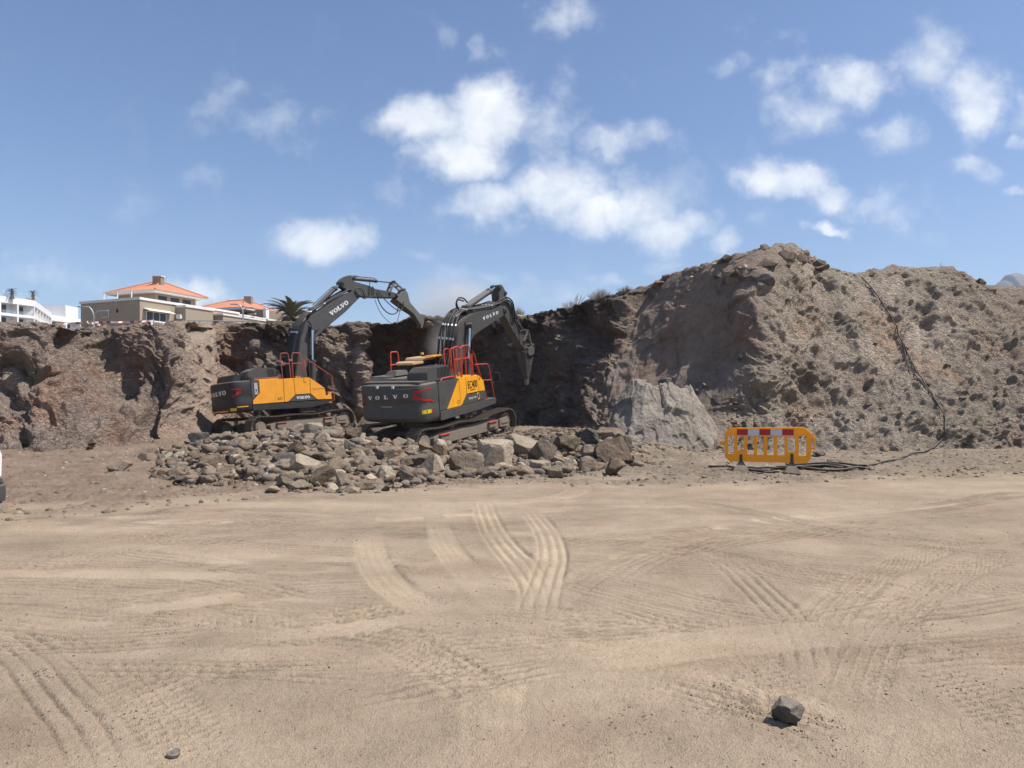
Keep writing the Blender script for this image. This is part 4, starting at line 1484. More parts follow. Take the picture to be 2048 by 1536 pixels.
        for k in range(7):
            a = 2 * math.pi * k / 8
            m.box((-.85 + .06 * math.cos(a) - .012, Y - .012, 1.50 + .05 * math.sin(a) - .012), (-.85 + .06 * math.cos(a) + .012, Y - .002, 1.50 + .05 * math.sin(a) + .012))
        m.box((-.99, Y - .012, 1.45), (-.96, Y - .002, 1.55))
        m.build('hook_mark', 'mark_black', p1)
        # press lines
        m = MB()
        m.tube([(-1.42, Y - .002, 1.38), (-1.0, Y - .002, 1.60), (-.72, Y - .002, 1.62)], .010, 6)
        m.build('press_line', YEL, p1)
        m = MB()
        m.tube([(.74, Y - .002, 1.86), (1.46, Y - .002, 1.85)], .008, 6)
        m.build('panel_seam', 'machine_dark', p4)
        m = MB()
        m.prism([(1.02, 1.60), (1.35, 1.36), (1.42, 1.36), (1.08, 1.60)], Y - .006, Y - .001)
        m.build('panel_seam', 'machine_yellow_warm', p4)
        m = MB()
        m.box((.38, Y - .02, 2.22), (.52, Y + .01, 2.44))
        m.build('latch_plate', 'machine_yellow_warm', p3, bevel=.01)  # raised latch plate in the same yellow as its panel
        plate('sill', [(-2.27, 1.05), (.63, .98), (1.79, 1.11), (1.83, 1.28), (-2.25, 1.32)], 'machine_dark', y=-1.50, th=.30)
        m = MB()
        m.box((1.62, -1.508, 1.13), (1.78, -1.496, 1.17))
        m.build('reflector', 'machine_yellow_warm', root)
        m = MB()
        m.prism([(-.66, 2.38), (.70, 2.37), (1.46, 1.84), (1.46, 1.80), (.70, 2.33), (-.66, 2.33)], -1.41, -.48)
        m.build('tank_top', YEL, root, bevel=.008)
        for x in (.16, .30):
            m = MB()
            m.cyl((x, -1.2, 2.42), (x, -1.2, 2.54), .05, 14)
            m.build('filler_cap', 'machine_yellow_warm', root)
        # low rail along the bonnet
        m = MB()
        m.prism([(-2.06, 2.47), (-.85, 2.49), (-.98, 2.40), (-2.0, 2.40)], -1.43, -1.40)
        m.build('kick_plate', YEL, root)

    # ---- handrails on the right
    ry = -1.42
    for pts in cfg['rails']:
        rail(root, [(p[0], p[2] if len(p) > 2 else ry, p[1]) for p in pts], RAIL, r=.024 if new else .02)
    if new:
        for x in (-.50, .16):
            m = MB()
            m.box((x - .28, -1.46, 3.10), (x + .30, -1.40, 3.17))
            m.build('guard_bar', RAIL, root, bevel=.01)
        for x, y in ((1.05, -.62),):
            pass
        for (x0, y0) in ((-.66, -.95), (-.18, -.95), (.48, -.95)):
            rail(root, [(x0, y0, 2.42), (x0 - .02, y0, 3.50), (x0 + .12, y0, 3.56), (x0 + .35, y0, 3.55), (x0 + .38, y0, 2.42)], RAIL, r=.024)
        rail(root, [(-1.0, 1.42, 2.45), (-.92, 1.42, 3.46), (-.85, 1.42, 3.52), (-.5, 1.42, 3.50), (-.44, 1.42, 3.44), (-.38, 1.42, 2.45)], RAIL, r=.026)
        rail(root, [(-1.0, 1.42, 3.0), (-.40, 1.42, 3.0)], RAIL, r=.03)
    else:
        for x0, x1 in ((-.69, -.27), (-.10, .42)):
            m = MB()
            m.box((x0, -1.45, 3.12), (x1, -1.39, 3.17))
            m.build('guard_bar', RAIL, root, bevel=.01)
        m = MB()
        m.box((-.25, -1.46, 3.26), (-.09, -1.40, 3.36))
        m.build('rail_clamp', 'hose_clamp', root, bevel=.01)
    # mirror on its stalk
    m = MB()
    mx_ = 2.35 if new else 1.75
    m.tube([(mx_ - .25, -1.42, 1.9), (mx_, -1.50, 2.0), (mx_ + .02, -1.52, 2.2)], .015, 6)
    m.box((mx_ - .02, -1.66, 1.98), (mx_ + .05, -1.42, 2.34))
    m.build('mirror', 'machine_dark', root, bevel=.02)

    # ---- cab on the left
    m = MB()
    m.prism([(.10, 1.30), (1.95, 1.30), (2.05, 1.75), (1.55, 3.02), (1.30, 3.10), (.05, 3.10), (.0, 2.0)], .52, 1.44)
    cab = m.build('cab', 'machine_dark', root, bevel=.05)
    m = MB()
    m.prism([(.0, 3.08), (1.35, 3.08), (1.30, 3.17), (1.0, 3.21), (.15, 3.21), (.03, 3.16)], .50, 1.46)
    m.build('cab_roof', 'cab_roof_tan' if new else 'machine_dark', cab, bevel=.04)
    for y0, y1 in ((.512, .52), (1.44, 1.448)):
        m = MB()
        m.prism([(.18, 2.0), (1.80, 1.95), (1.48, 2.92), (.16, 2.95)], y0, y1)
        m.build('window', 'glass_dark', cab)
    m = MB()
    m.box((-.012, .62, 2.2), (.02, 1.34, 2.92))
    m.build('window', 'glass_dark', cab)
    m = MB()
    m.prism([(2.03, 1.9), (1.60, 2.95), (1.61, 2.96), (2.045, 1.9)], .60, 1.36)
    m.build('windscreen', 'glass_dark', cab)
    m = MB()
    m.box((-.7, .50, 2.30), (.0, 1.44, 2.75))
    m.box((-2.1, 1.38, 1.30), (.05, 1.46, 2.42))
    m.build('left_side_panel', 'machine_dark' if new else YEL, root, bevel=.03)
    if new:
        m = MB()
        m.prism([(-.72, 2.96), (.05, 2.96), (.05, 3.08), (-.55, 3.10), (-.72, 3.04)], .50, 1.40)
        m.build('cab_rear_guard', 'cab_roof_tan', root, bevel=.03)
        m = MB()
        m.prism([(.05, 3.215), (1.30, 3.215), (1.28, 3.26), (.10, 3.28)], .05, .48)
        m.build('boom_side_cover', YEL, root, bevel=.01)
        m = MB()
        m.cyl((.30, .75, 3.21), (.30, .75, 3.32), .02, 8)
        m.build('beacon_post', 'machine_dark', root)
        m = MB()
        m.cyl((.30, .75, 3.32), (.30, .75, 3.40), .07, 14, r2=.055)
        m.build('beacon', 'mark_amber', root)
    else:
        m = MB()
        m.box((-.75, .2, 2.75), (-.1, 1.1, 2.98))
        m.build('valve_cover', YEL, root, bevel=.03)

    # ---- boom, stick, tool
    m = MB()
    m.prism(cfg['boom'], -.31, .31)
    boom = m.build('boom', 'machine_grey', root, bevel=.03)
    for (x, z, r) in cfg['boom_pins']:
        m = MB()
        m.cyl((x, -.36, z), (x, .36, z), r, 20)
        m.cyl((x, -.40, z), (x, .40, z), r * .5, 14)
        m.build('pin_boss', 'machine_grey', boom)
    m = MB()
    m.prism(cfg['stick'], -.20, .20)
    stick = m.build('stick', 'machine_grey', root, bevel=.025)
    for (x, z, r) in cfg['stick_pins']:
        m = MB()
        m.cyl((x, -.25, z), (x, .25, z), r, 18)
        m.cyl((x, -.29, z), (x, .29, z), r * .5, 12)
        m.build('pin_boss', 'machine_grey', stick)
    # brackets that carry the stick ram on the boom
    bx_, bz_ = cfg['ram_foot']
    m = MB()
    for y in (-.16, .12):
        m.prism([(bx_ - .30, bz_ - .42), (bx_ + .38, bz_ - .26), (bx_ + .12, bz_ + .10), (bx_ - .10, bz_ + .10)], y, y + .04)
    m.build('ram_bracket', 'machine_grey', boom, bevel=.01)
    for y in (-.48, .48):
        a, b_, f = cfg['lift']
        cylinder_ram(root, 'boom_cylinder', (a[0], y, a[1]), (b_[0], y, b_[1]), .125, f)
    m = MB()
    lb_ = cfg['lift'][1]
    m.cyl((lb_[0], -.56, lb_[1]), (lb_[0], .56, lb_[1]), .085, 16)
    m.prism([(lb_[0] - .16, lb_[1] - .14), (lb_[0] + .18, lb_[1] - .10), (lb_[0] + .16, lb_[1] + .16), (lb_[0] - .14, lb_[1] + .18)], -.345, .345)
    m.build('lift_pin', 'machine_dark', boom, bevel=.02)
    a, b_, f = cfg['stick_ram']
    cylinder_ram(root, 'stick_cylinder', (a[0], 0, a[1]), (b_[0], 0, b_[1]), .115, f)
    a, b_, f = cfg['tool_ram']
    cylinder_ram(root, 'tool_cylinder', (a[0], 0, a[1]), (b_[0], 0, b_[1]), .095, f)
    for pa, pb in cfg['links']:
        m = MB()
        A_, B_ = Vector((pa[0], 0, pa[1])), Vector((pb[0], 0, pb[1]))
        d = (B_ - A_).normalized()
        n_ = Vector((-d.z, 0, d.x)) * .06
        for y in (-.21, .15):
            q4 = [A_ - d * .06 + n_, A_ - d * .06 - n_, B_ + d * .06 - n_, B_ + d * .06 + n_]
            m.prism([(v.x, v.z) for v in q4], y, y + .06)
        for v in (A_, B_):
            m.cyl((v.x, -.25, v.z), (v.x, .25, v.z), .07, 14)
        m.cyl(A_.lerp(B_, .5) + Vector((0, -.15, 0)), A_.lerp(B_, .5) + Vector((0, .15, 0)), .045, 8)
        m.build('tool_link', 'steel_worn', root, bevel=.012)
    m = MB()
    cp = cfg['coupler']
    for y in (-.30, .24):
        m.prism(cp, y, y + .06)
    cxm = sum(p[0] for p in cp) / len(cp)
    czm = sum(p[1] for p in cp) / len(cp)
    m.cyl((cxm - .05, -.26, czm), (cxm - .05, .26, czm), .10, 14)
    m.cyl((cp[0][0], -.32, cp[0][1]), (cp[0][0], .32, cp[0][1]), .07, 14)
    m.cyl((cp[1][0], -.32, cp[1][1]), (cp[1][0], .32, cp[1][1]), .07, 14)
    m.build('coupler', 'steel_worn', root, bevel=.012)
    pl, wds = cfg['ripper']
    m = MB()
    m.prism(pl, [-x for x in wds], wds)
    rp = m.build('ripper', 'machine_grey' if new else 'steel_worn', root, bevel=.02)
    tp = cfg['tip']
    m = MB()
    m.prism(tp, -.075, .075)
    m.build('ripper_tip', 'steel_worn', rp, bevel=.012)
    # lettering on the boom
    vo = letter_polys('VOLVO', cfg['logo'][4])
    (x0, z0), (x1, z1), hh, sk, _g = cfg['logo']
    d = Vector((x1 - x0, z1 - z0))
    k = d.length / vo[2]
    d.normalize()
    for sy in (-1, 1):
        def fn(u, v, sy=sy):
            uu = u if sy < 0 else vo[2] - u
            return (x0 + d.x * uu * k - d.y * v * hh + sk * v * hh, sy * .318, z0 + d.y * uu * k + d.x * v * hh)
        decal('lettering', vo, fn, 'mark_white', boom)
    # ---- hoses along the back of the boom, dangling loops at the stick
    for i, y in enumerate(cfg['hose_y']):
        path = [(x, y + (.05 * math.sin(j * 1.3 + i) if 1 < j else 0), z + .02 * i) for j, (x, z) in enumerate(cfg['hose'])]
        m = MB()
        m.tube(spline(path, 5), cfg['hose_r'], 8)
        m.build('hose', 'rubber_hose', root, angle=60)
        for j in cfg['clamps']:
            x, yy, z = path[j]
            x2, y2, z2 = path[j + 1]
            d3 = (Vector((x2, y2, z2)) - Vector((x, yy, z))).normalized() * .05
            m = MB()
            m.cyl(Vector((x, yy, z)) - d3, Vector((x, yy, z)) + d3, cfg['hose_r'] * 1.35, 10)
            m.build('hose_clamp', 'hose_clamp', root)
    for pts, r in cfg['loops']:
        m = MB()
        m.tube(spline(pts, 7), r, 7)
        m.build('hose', 'rubber_hose', root, angle=60)
    # steel lines along the boom top and stick side
    for pts in cfg['lines']:
        m = MB()
        m.tube(spline(pts, 4), .022, 6)
        m.build('steel_line', 'machine_grey', root, angle=60)
    return root


def mpos(c):
    return Vector((c[0] * MS, c[1] * MS, H + (c[2] - H) * MS))


old_boom = [(.25, 1.75), (.57, 2.59), (.81, 3.54), (1.01, 4.42), (1.34, 5.12), (1.77, 5.57), (2.2, 5.84), (2.95, 6.31), (3.93, 6.80), (4.38, 6.98), (4.70, 6.97), (4.79, 6.78), (4.66, 6.59),
            (4.31, 6.30), (3.73, 5.82), (3.06, 5.36), (2.51, 4.99), (1.97, 4.54), (1.74, 4.19), (1.43, 3.53), (1.28, 3.04), (1.09, 2.52), (.75, 1.65)]
excavator(dict(
    new=False, label='older excavator with plain yellow flank lettered EC380E, boom raised to the cliff rim',
    loc=mpos((-11.163, 35.112, .278)), rot=(45.8, 4.2, -2.5), track_yaw=37, track_z=-.25, half=2.45, sag=.07, seam=-2.27,
    rail='rail_faded', yellow='machine_yellow_warm', cwmat='machine_dark',
    rails=[[(-.65, 2.45), (-.68, 3.55), (-.62, 3.65), (-.32, 3.65), (-.27, 3.56), (-.25, 2.45)],
           [(-.12, 2.45), (-.09, 3.56), (-.03, 3.65), (.32, 3.64), (.39, 3.55), (.44, 2.52), (.56, 2.50), (.54, 3.26), (.62, 3.37), (1.96, 2.44), (1.98, 1.24), (1.84, 1.24)],
           [(-2.06, 2.42), (-2.05, 2.52), (-.86, 2.53), (-.97, 2.42)]],
    boom=old_boom, boom_pins=[(4.60, 6.80, .15), (.55, 1.9, .16)],
    stick=[(3.59, 7.41), (3.80, 7.62), (4.05, 7.76), (4.37, 7.82), (4.46, 7.49), (5.41, 7.30), (5.79, 7.14), (6.87, 7.01), (7.28, 6.92), (7.30, 6.76), (7.02, 6.68), (5.97, 6.67), (5.35, 6.67), (4.86, 6.70), (4.60, 6.80), (4.24, 6.98), (3.97, 7.02), (3.66, 7.20)],
    stick_pins=[(3.80, 7.40, .12), (4.52, 7.66, .10), (4.66, 6.84, .17), (7.16, 6.84, .10), (6.72, 6.94, .09)],
    ram_foot=(1.95, 5.90), lift=((1.36, 1.45), (1.65, 4.98), .53), stick_ram=((1.95, 5.90), (3.78, 7.38), .82), tool_ram=((4.52, 7.66), (7.10, 7.58), .58),
    links=[((7.10, 7.58), (6.74, 6.98)), ((7.10, 7.58), (7.68, 7.14))],
    coupler=[(7.20, 6.80), (7.70, 7.16), (7.86, 6.98), (7.90, 6.60), (7.55, 6.38), (7.20, 6.55)],
    ripper=([(7.02, 6.55), (7.50, 7.00), (7.84, 7.02), (7.98, 6.44), (9.02, 5.50), (8.76, 5.10), (8.20, 5.79), (7.60, 6.16)], [.34, .34, .34, .30, .16, .14, .24, .32]),
    tip=[(8.98, 5.56), (9.06, 5.44), (8.86, 4.98), (8.72, 5.06), (8.60, 5.28)],
    logo=((2.86, 5.60), (3.98, 6.27), .215, .0, .04),
    hose=[(.30, 2.35), (.40, 3.0), (.62, 3.9), (.86, 4.75), (1.22, 5.36), (1.75, 5.80), (2.6, 6.24), (3.4, 6.66), (4.1, 7.02)], hose_y=(-.26, -.14, -.02, .12, .24), hose_r=.045, clamps=(3, 5, 6),
    loops=[([(5.89, -.26, 7.02), (6.25, -.34, 6.54), (6.75, -.38, 6.10), (7.18, -.36, 5.93), (7.45, -.32, 6.20), (7.50, -.30, 6.5)], .028),
           ([(5.85, -.24, 6.62), (6.05, -.3, 6.12), (6.46, -.34, 5.77), (6.95, -.34, 5.82), (7.15, -.30, 6.25), (7.2, -.28, 6.5)], .032),
           ([(5.95, .2, 6.62), (6.3, .26, 5.9), (6.9, .28, 5.35), (7.3, .26, 5.35), (7.55, .22, 5.9), (7.6, .2, 6.2)], .016),
           ([(5.43, -.24, 7.62), (5.40, -.28, 7.2), (5.36, -.27, 6.85), (5.24, -.25, 6.66)], .022),
           ([(5.60, -.24, 7.26), (5.62, -.30, 6.98), (5.5, -.29, 6.72), (5.2, -.3, 6.62), (4.95, -.34, 6.75), (4.9, -.34, 6.95), (4.7, -.35, 7.10), (4.4, -.35, 7.06)], .030),
           ([(4.4, -.35, 6.95), (4.75, -.38, 6.62), (5.0, -.36, 6.56), (5.05, -.3, 6.75)], .028),
           ([(4.37, .0, 7.80), (4.8, .02, 7.83), (5.0, .02, 7.80)], .018),
           ([(1.55, -.3, 5.35), (1.75, -.36, 5.0), (1.70, -.4, 4.7)], .026), ([(2.1, -.36, 5.05), (1.95, -.40, 4.9), (1.75, -.4, 4.88)], .03)],
    lines=[[(1.9, -.22, 5.92), (2.7, -.22, 6.36), (3.6, -.22, 6.82), (4.2, -.22, 7.06)], [(1.9, .2, 5.92), (2.7, .2, 6.36), (3.6, .2, 6.82), (4.2, .2, 7.06)]],
))
excavator(dict(
    new=True, label='newer excavator with grey flank and yellow slash lettered EC400, boom bent down into the pit',
    loc=mpos((-2.965, 28.889, .236)), rot=(27.74, 7.76, .35), track_yaw=35, track_z=-.22, half=2.62, sag=.10, seam=-2.06,
    rail='rail_red', yellow='machine_yellow', cwmat='machine_grey',
    rails=[[(-.71, 2.42), (-.75, 3.52), (-.68, 3.62), (-.36, 3.62), (-.30, 3.54), (-.29, 2.42)],
           [(-.23, 2.42), (-.15, 3.54), (-.08, 3.63), (.38, 3.62), (.45, 3.54), (.52, 2.40)],
           [(.62, 2.40), (.60, 3.22), (.70, 3.36), (.82, 3.20), (1.62, 1.32)],
           [(.78, 2.82), (1.80, 2.76), (1.95, 2.64), (2.22, 1.32)], [(.92, 2.16), (2.08, 2.06)],
           [(-1.76, 2.43), (-1.62, 2.52), (-.90, 2.52), (-.76, 2.44)]],
    boom=[(.45, 1.65), (.80, 2.33), (1.05, 2.95), (1.19, 3.41), (1.37, 3.87), (1.61, 4.35), (2.06, 4.68), (2.71, 4.87), (3.70, 5.00), (4.74, 5.08), (5.47, 5.16), (5.90, 5.12), (6.00, 4.94), (5.90, 4.80),
          (5.71, 4.74), (5.10, 4.55), (4.08, 4.28), (3.25, 4.06), (2.78, 3.90), (2.43, 3.62), (2.15, 3.30), (1.85, 2.95), (1.55, 2.27), (1.05, 1.55)], boom_pins=[(5.72, 4.95, .15), (.85, 1.8, .16)],
    stick=[(5.42, 6.02), (5.62, 6.14), (5.85, 6.12), (6.12, 5.86), (6.14, 5.55), (6.52, 5.15), (6.85, 4.62), (7.39, 3.95), (7.85, 3.40), (8.14, 3.06), (8.08, 2.90), (7.86, 2.90), (7.30, 3.30), (6.50, 4.05), (6.03, 4.55), (5.72, 4.85), (5.44, 5.20)],
    stick_pins=[(5.56, 6.02, .12), (6.06, 5.74, .10), (5.85, 4.98, .17), (8.02, 3.0, .10), (7.74, 3.38, .09)],
    ram_foot=(2.75, 5.12), lift=((1.60, 1.40), (2.18, 4.36), .52), stick_ram=((2.75, 5.12), (5.52, 6.02), .80), tool_ram=((6.10, 5.74), (8.30, 3.86), .62),
    links=[((8.30, 3.86), (7.80, 3.38)), ((8.30, 3.86), (8.62, 3.10))],
    coupler=[(8.02, 3.0), (8.60, 3.14), (8.74, 2.92), (8.60, 2.66), (8.10, 2.62), (7.92, 2.80)],
    ripper=([(7.80, 2.82), (8.12, 2.88), (8.62, 2.90), (8.62, 2.30), (8.42, 1.55), (8.14, 1.45), (7.96, 1.80), (7.80, 2.25)], [.24, .24, .24, .20, .10, .10, .14, .22]),
    tip=[(8.38, 1.56), (8.36, 1.40), (8.22, 1.14), (8.10, 1.16), (8.10, 1.46)],
    logo=((3.62, 4.55), (5.06, 4.80), .14, .0, .45),
    hose=[(.55, 2.30), (.50, 2.75), (.78, 3.30), (.98, 3.85), (1.25, 4.40), (1.70, 4.86), (2.3, 5.02), (3.3, 5.06), (4.4, 5.16), (5.3, 5.30)], hose_y=(-.30, -.16, -.02, .12, .26), hose_r=.048, clamps=(1, 3, 4, 6, 8),
    loops=[([(2.0, -.1, 5.05), (1.85, -.1, 5.35), (2.05, -.1, 5.55), (2.5, -.08, 5.52), (2.8, -.06, 5.35)], .034), ([(2.2, .08, 5.05), (2.1, .08, 5.3), (2.3, .08, 5.48), (2.7, .06, 5.42)], .034),
           ([(5.3, -.28, 5.30), (5.9, -.32, 5.42), (6.35, -.33, 5.3), (6.55, -.3, 4.9), (6.5, -.28, 4.5), (6.7, -.26, 4.35)], .036), ([(5.3, -.2, 5.36), (5.9, -.3, 5.55), (6.5, -.32, 5.35), (6.72, -.3, 4.85), (6.75, -.28, 4.5)], .034),
           ([(6.75, -.27, 4.5), (7.0, -.30, 3.9), (7.1, -.30, 3.2), (7.3, -.32, 2.5), (7.9, -.36, 2.2), (8.3, -.34, 2.5)], .02),
           ([(2.5, -.32, 4.5), (2.35, -.36, 4.3), (2.25, -.38, 4.1)], .024), ([(2.6, -.32, 4.15), (2.45, -.36, 3.98), (2.3, -.38, 4.1)], .024)],
    lines=[[(2.3, -.24, 5.0), (3.3, -.24, 5.05), (4.6, -.24, 5.14), (5.3, -.24, 5.28)], [(6.2, -.23, 5.3), (6.8, -.23, 4.55), (7.4, -.23, 3.8)]],
))

# ================================================================== rocks


def fib_dirs(n, r, jit=.38):
    """n directions spread over the sphere, shaken"""
    i = np.arange(n) + .5
    ph, th = np.arccos(1 - 2 * i / n), math.pi * (1 + 5 ** .5) * i
    d = np.stack([np.cos(th) * np.sin(ph), np.sin(th) * np.sin(ph), np.cos(ph)], 1) + r.normal(size=(n, 3)) * jit
    return d / np.linalg.norm(d, axis=1)[:, None]


def rock_mesh(name, seed, sub=3, planes=16, rough=.05):
    r = np.random.default_rng(seed)
    bm = bmesh.new()
    bmesh.ops.create_icosphere(bm, subdivisions=sub, radius=1.0)
    v = np.array([x.co[:] for x in bm.verts])
    nn = fib_dirs(planes, r)
    dd_ = r.uniform(.55, 1.0, planes)
    dots = v @ nn.T
    rad = np.where(dots > .05, dd_[None] / np.maximum(dots, .05), 9.0)
    rad = np.minimum(rad.min(1), 1.35)
    v = v * rad[:, None]
    v += v * (fbm(v * 2.2 + seed, 3, seed) * rough)[:, None] + v * (perlin(v * 7 + seed, seed + 3) * rough * .4)[:, None]
    v -= (v.max(0) + v.min(0)) / 2
    v /= (v.max(0) - v.min(0))[None]           # fits a unit box
    for x, c in zip(bm.verts, v):
        x.co = c
    me = bpy.data.meshes.new(name)
    bm.to_mesh(me)
    bm.free()
    me.polygons.foreach_set('use_smooth', [True] * len(me.polygons))
    me.set_sharp_from_angle(angle=R_(24))
    return me


RK = {}
for mat in ('rock_grey', 'rock_brown', 'rock_pale', 'rock_dark', 'rock_ochre'):
    RK[mat] = []
    for k in range(9 if mat in ('rock_grey', 'rock_brown') else 6):
        me = rock_mesh('rock', 100 + k * 7 + len(mat) * 13, 4 if k > 2 else 5, 9 + (k * 5) % 8, .035)
        me.materials.append(MATS[mat])
        RK[mat].append(me)


def rock(px, py, wpx, hpx, mat, label, group=None, seed=None, tilt=True, D=None, name='rock', k=None):
    """a rock whose outline is about wpx by hpx pixels, its foot on the ground"""
    rs = random.Random(int(px * 7 + py * 13) if seed is None else seed)
    if D is None:
        D = ground_hit(px, py + hpx * .42)
    W_, H_ = wpx / F * D, hpx / F * D
    lst = RK[mat]
    o = bpy.data.objects.new(name, lst[rs.randrange(len(lst)) if k is None else k])
    COL.objects.link(o)
    o.scale = (W_ * 1.06, max(W_, H_) * rs.uniform(.7, 1.0), H_ * 1.12)
    o.rotation_euler = (rs.uniform(-.2, .2), rs.uniform(-.22, .22) if tilt else 0, rs.uniform(-.4, .4) + rs.choice((0, math.pi)))
    p = P(px, py, D)
    o.location = (p.x, p.y + o.scale[1] * .3, p.z)
    tag(o, label, 'rock', group)
    return o


G, B_, PL, DK, OC = 'rock_grey', 'rock_brown', 'rock_pale', 'rock_dark', 'rock_ochre'
BIG = [
    (1229, 906, 76, 62, B_, 'big smooth brown boulder at the end of the rubble row beside the grey outcrop'),
    (1227, 872, 60, 30, B_, 'flat-topped brown boulder lying on top of the boulders beside the grey outcrop'),
    (1254, 896, 36, 52, G, 'upright grey boulder wedged behind the big smooth brown boulder'),
    (1176, 878, 52, 40, DK, 'dark boulder with a shaded hollow between the boulders by the outcrop'),
    (1178, 908, 40, 34, G, 'grey boulder stacked on a rounded one left of the big smooth boulder'),
    (1176, 933, 52, 24, B_, 'low rounded brown boulder in front of the end of the rubble row'),
    (1133, 893, 50, 42, B_, 'long brown boulder leaning up towards the dug wall'),
    (1085, 905, 58, 54, G, 'blocky grey-brown boulder right of the pale slab'),
    (1122, 925, 32, 26, B_, 'small brown boulder in front of the long leaning boulder'),
    (1080, 935, 42, 25, PL, 'pale wedge of rock in front of the blocky grey-brown boulder'),
    (1040, 895, 84, 52, PL, 'large pale slab of rock tilted beside the tracks of the newer excavator'),
    (993, 914, 72, 66, PL, 'large pale pitted boulder in the middle of the rubble row'),
    (925, 929, 72, 48, G, 'broad dark grey boulder with white specks in front of the tracks'),
    (864, 934, 46, 46, PL, 'pale wedge-shaped rock leaning left of the broad dark grey boulder'),
    (841, 925, 60, 28, G, 'flat grey-topped rock left of the pale leaning wedge'),
    (880, 905, 34, 30, OC, 'rusty orange rock behind the pale leaning wedge'),
    (808, 956, 42, 32, G, 'grey angular rock at the front edge of the rubble'),
    (1038, 935, 34, 20, PL, 'small pale rock below the large pale slab'),
    (878, 893, 34, 26, PL, 'pale rock lying against the sprocket of the newer excavator'),
    (768, 951, 48, 34, PL, 'pale pitted rock at the front of the rubble below the rear of the newer excavator'),
    (647, 957, 54, 44, B_, 'dark brown block standing at the front of the rubble heap'),
    (682, 964, 26, 40, G, 'upright grey rock leaning on the dark brown block'),
    (603, 931, 64, 42, PL, 'pale cream boulder in the middle of the rubble heap'),
    (625, 861, 38, 32, PL, 'pale pointed rock standing against the track of the older excavator'),
    (670, 889, 28, 22, PL, 'pale rounded rock high on the rubble heap'),
    (592, 905, 40, 38, B_, 'dark brown rock with a flat face above the pale cream boulder'),
    (564, 920, 40, 27, DK, 'dark rock left of the pale cream boulder'),
    (500, 946, 36, 26, B_, 'brown wedge rock at the left front of the rubble heap'),
    (531, 945, 32, 21, DK, 'dark flat-fronted rock at the left front of the rubble heap'),
    (464, 952, 25, 21, PL, 'pale small boulder at the left front of the rubble heap'),
    (426, 927, 46, 36, B_, 'brown pitted boulder near the left end of the rubble heap'),
    (391, 948, 27, 19, G, 'grey rock by the left end of the rubble heap'),
    (361, 960, 38, 14, G, 'flat grey rock lying in front of the left end of the rubble heap'),
    (545, 979, 30, 12, PL, 'flat pale stone farthest out in front of the rubble heap'),
    (600, 972, 44, 20, PL, 'long pale rock at the front edge of the rubble heap'),
    (725, 932, 32, 32, G, 'grey rock below the rear of the newer excavator'),
    (766, 914, 34, 36, G, 'shaded grey boulder under the rear of the newer excavator'),
    (703, 872, 36, 34, B_, 'brown slab leaning beside the left track of the newer excavator'),
    (722, 880, 20, 26, PL, 'pale stone touching the left track of the newer excavator'),
    (694, 894, 30, 24, DK, 'dark rock below the leaning brown slab'),
    (660, 911, 46, 15, B_, 'thin brown slab lying across the rubble heap'),
    (394, 878, 34, 24, DK, 'dark boulder in the shade behind the older excavator'),
    (236, 934, 42, 24, G, 'grey boulder lying alone at the foot of the red earth cliff'),
    (292, 918, 46, 20, B_, 'low brown rock at the foot of the red earth cliff'),
    (739, 975, 26, 13, PL, 'small pale stone at the front edge of the rubble heap'),
    (1641, 908, 24, 14, G, 'rounded grey stone right of the orange barrier'),
    (1660, 922, 12, 8, PL, 'small pale stone on the sand right of the orange barrier'),
]
for px, py, a, b_, mt, lab in BIG:
    rock(px, py, a, b_, mt, lab)

# the many broken rocks that nothing but their place tells apart
SH = {G: 'grey broken rock lying in the rubble heap by the excavators', B_: 'brown broken rock lying in the rubble heap by the excavators',
      PL: 'pale broken rock lying in the rubble heap by the excavators', DK: 'dark broken rock lying in the rubble heap by the excavators', OC: 'rusty broken rock lying in the rubble heap by the excavators'}
GR = {G: 'grey rubble rocks', B_: 'brown rubble rocks', PL: 'pale rubble rocks', DK: 'dark rubble rocks', OC: 'rusty rubble rocks'}
placed = [(b_[0], b_[1], b_[2], b_[3]) for b_ in BIG]
n_r = 0
tries = 0
TOPY = ([330, 400, 480, 560, 640, 720, 800, 850, 900, 960, 1020, 1080, 1150, 1200, 1270], [905, 885, 872, 866, 852, 862, 876, 893, 893, 885, 880, 868, 862, 866, 900])
BOTY = ([330, 380, 450, 540, 600, 680, 760, 830, 900, 980, 1060, 1140, 1200, 1290], [955, 968, 962, 958, 982, 985, 980, 970, 956, 950, 950, 945, 940, 930])
while n_r < 172 and tries < 9000:
    tries += 1
    px = random.uniform(335, 1275)
    t0, b0 = np.interp(px, *TOPY), np.interp(px, *BOTY)
    py = random.uniform(t0, b0)
    sz = random.choice((13, 15, 18, 21, 25, 31, 38)) * (1.0 if py > 900 else .85)
    if px > 900 and py < 890:
        sz *= .6
    hh = sz * random.uniform(.55, .9)
    if any(abs(px - q[0]) < (q[2] + sz) * .33 and abs(py - q[1]) < (q[3] + hh) * .30 for q in placed):
        continue
    placed.append((px, py, sz, hh))
    mt = random.choices((G, B_, PL, DK, OC), (.38, .30, .14, .14, .04))[0]
    rock(px, py, sz, hh, mt, SH[mt], GR[mt])
    n_r += 1

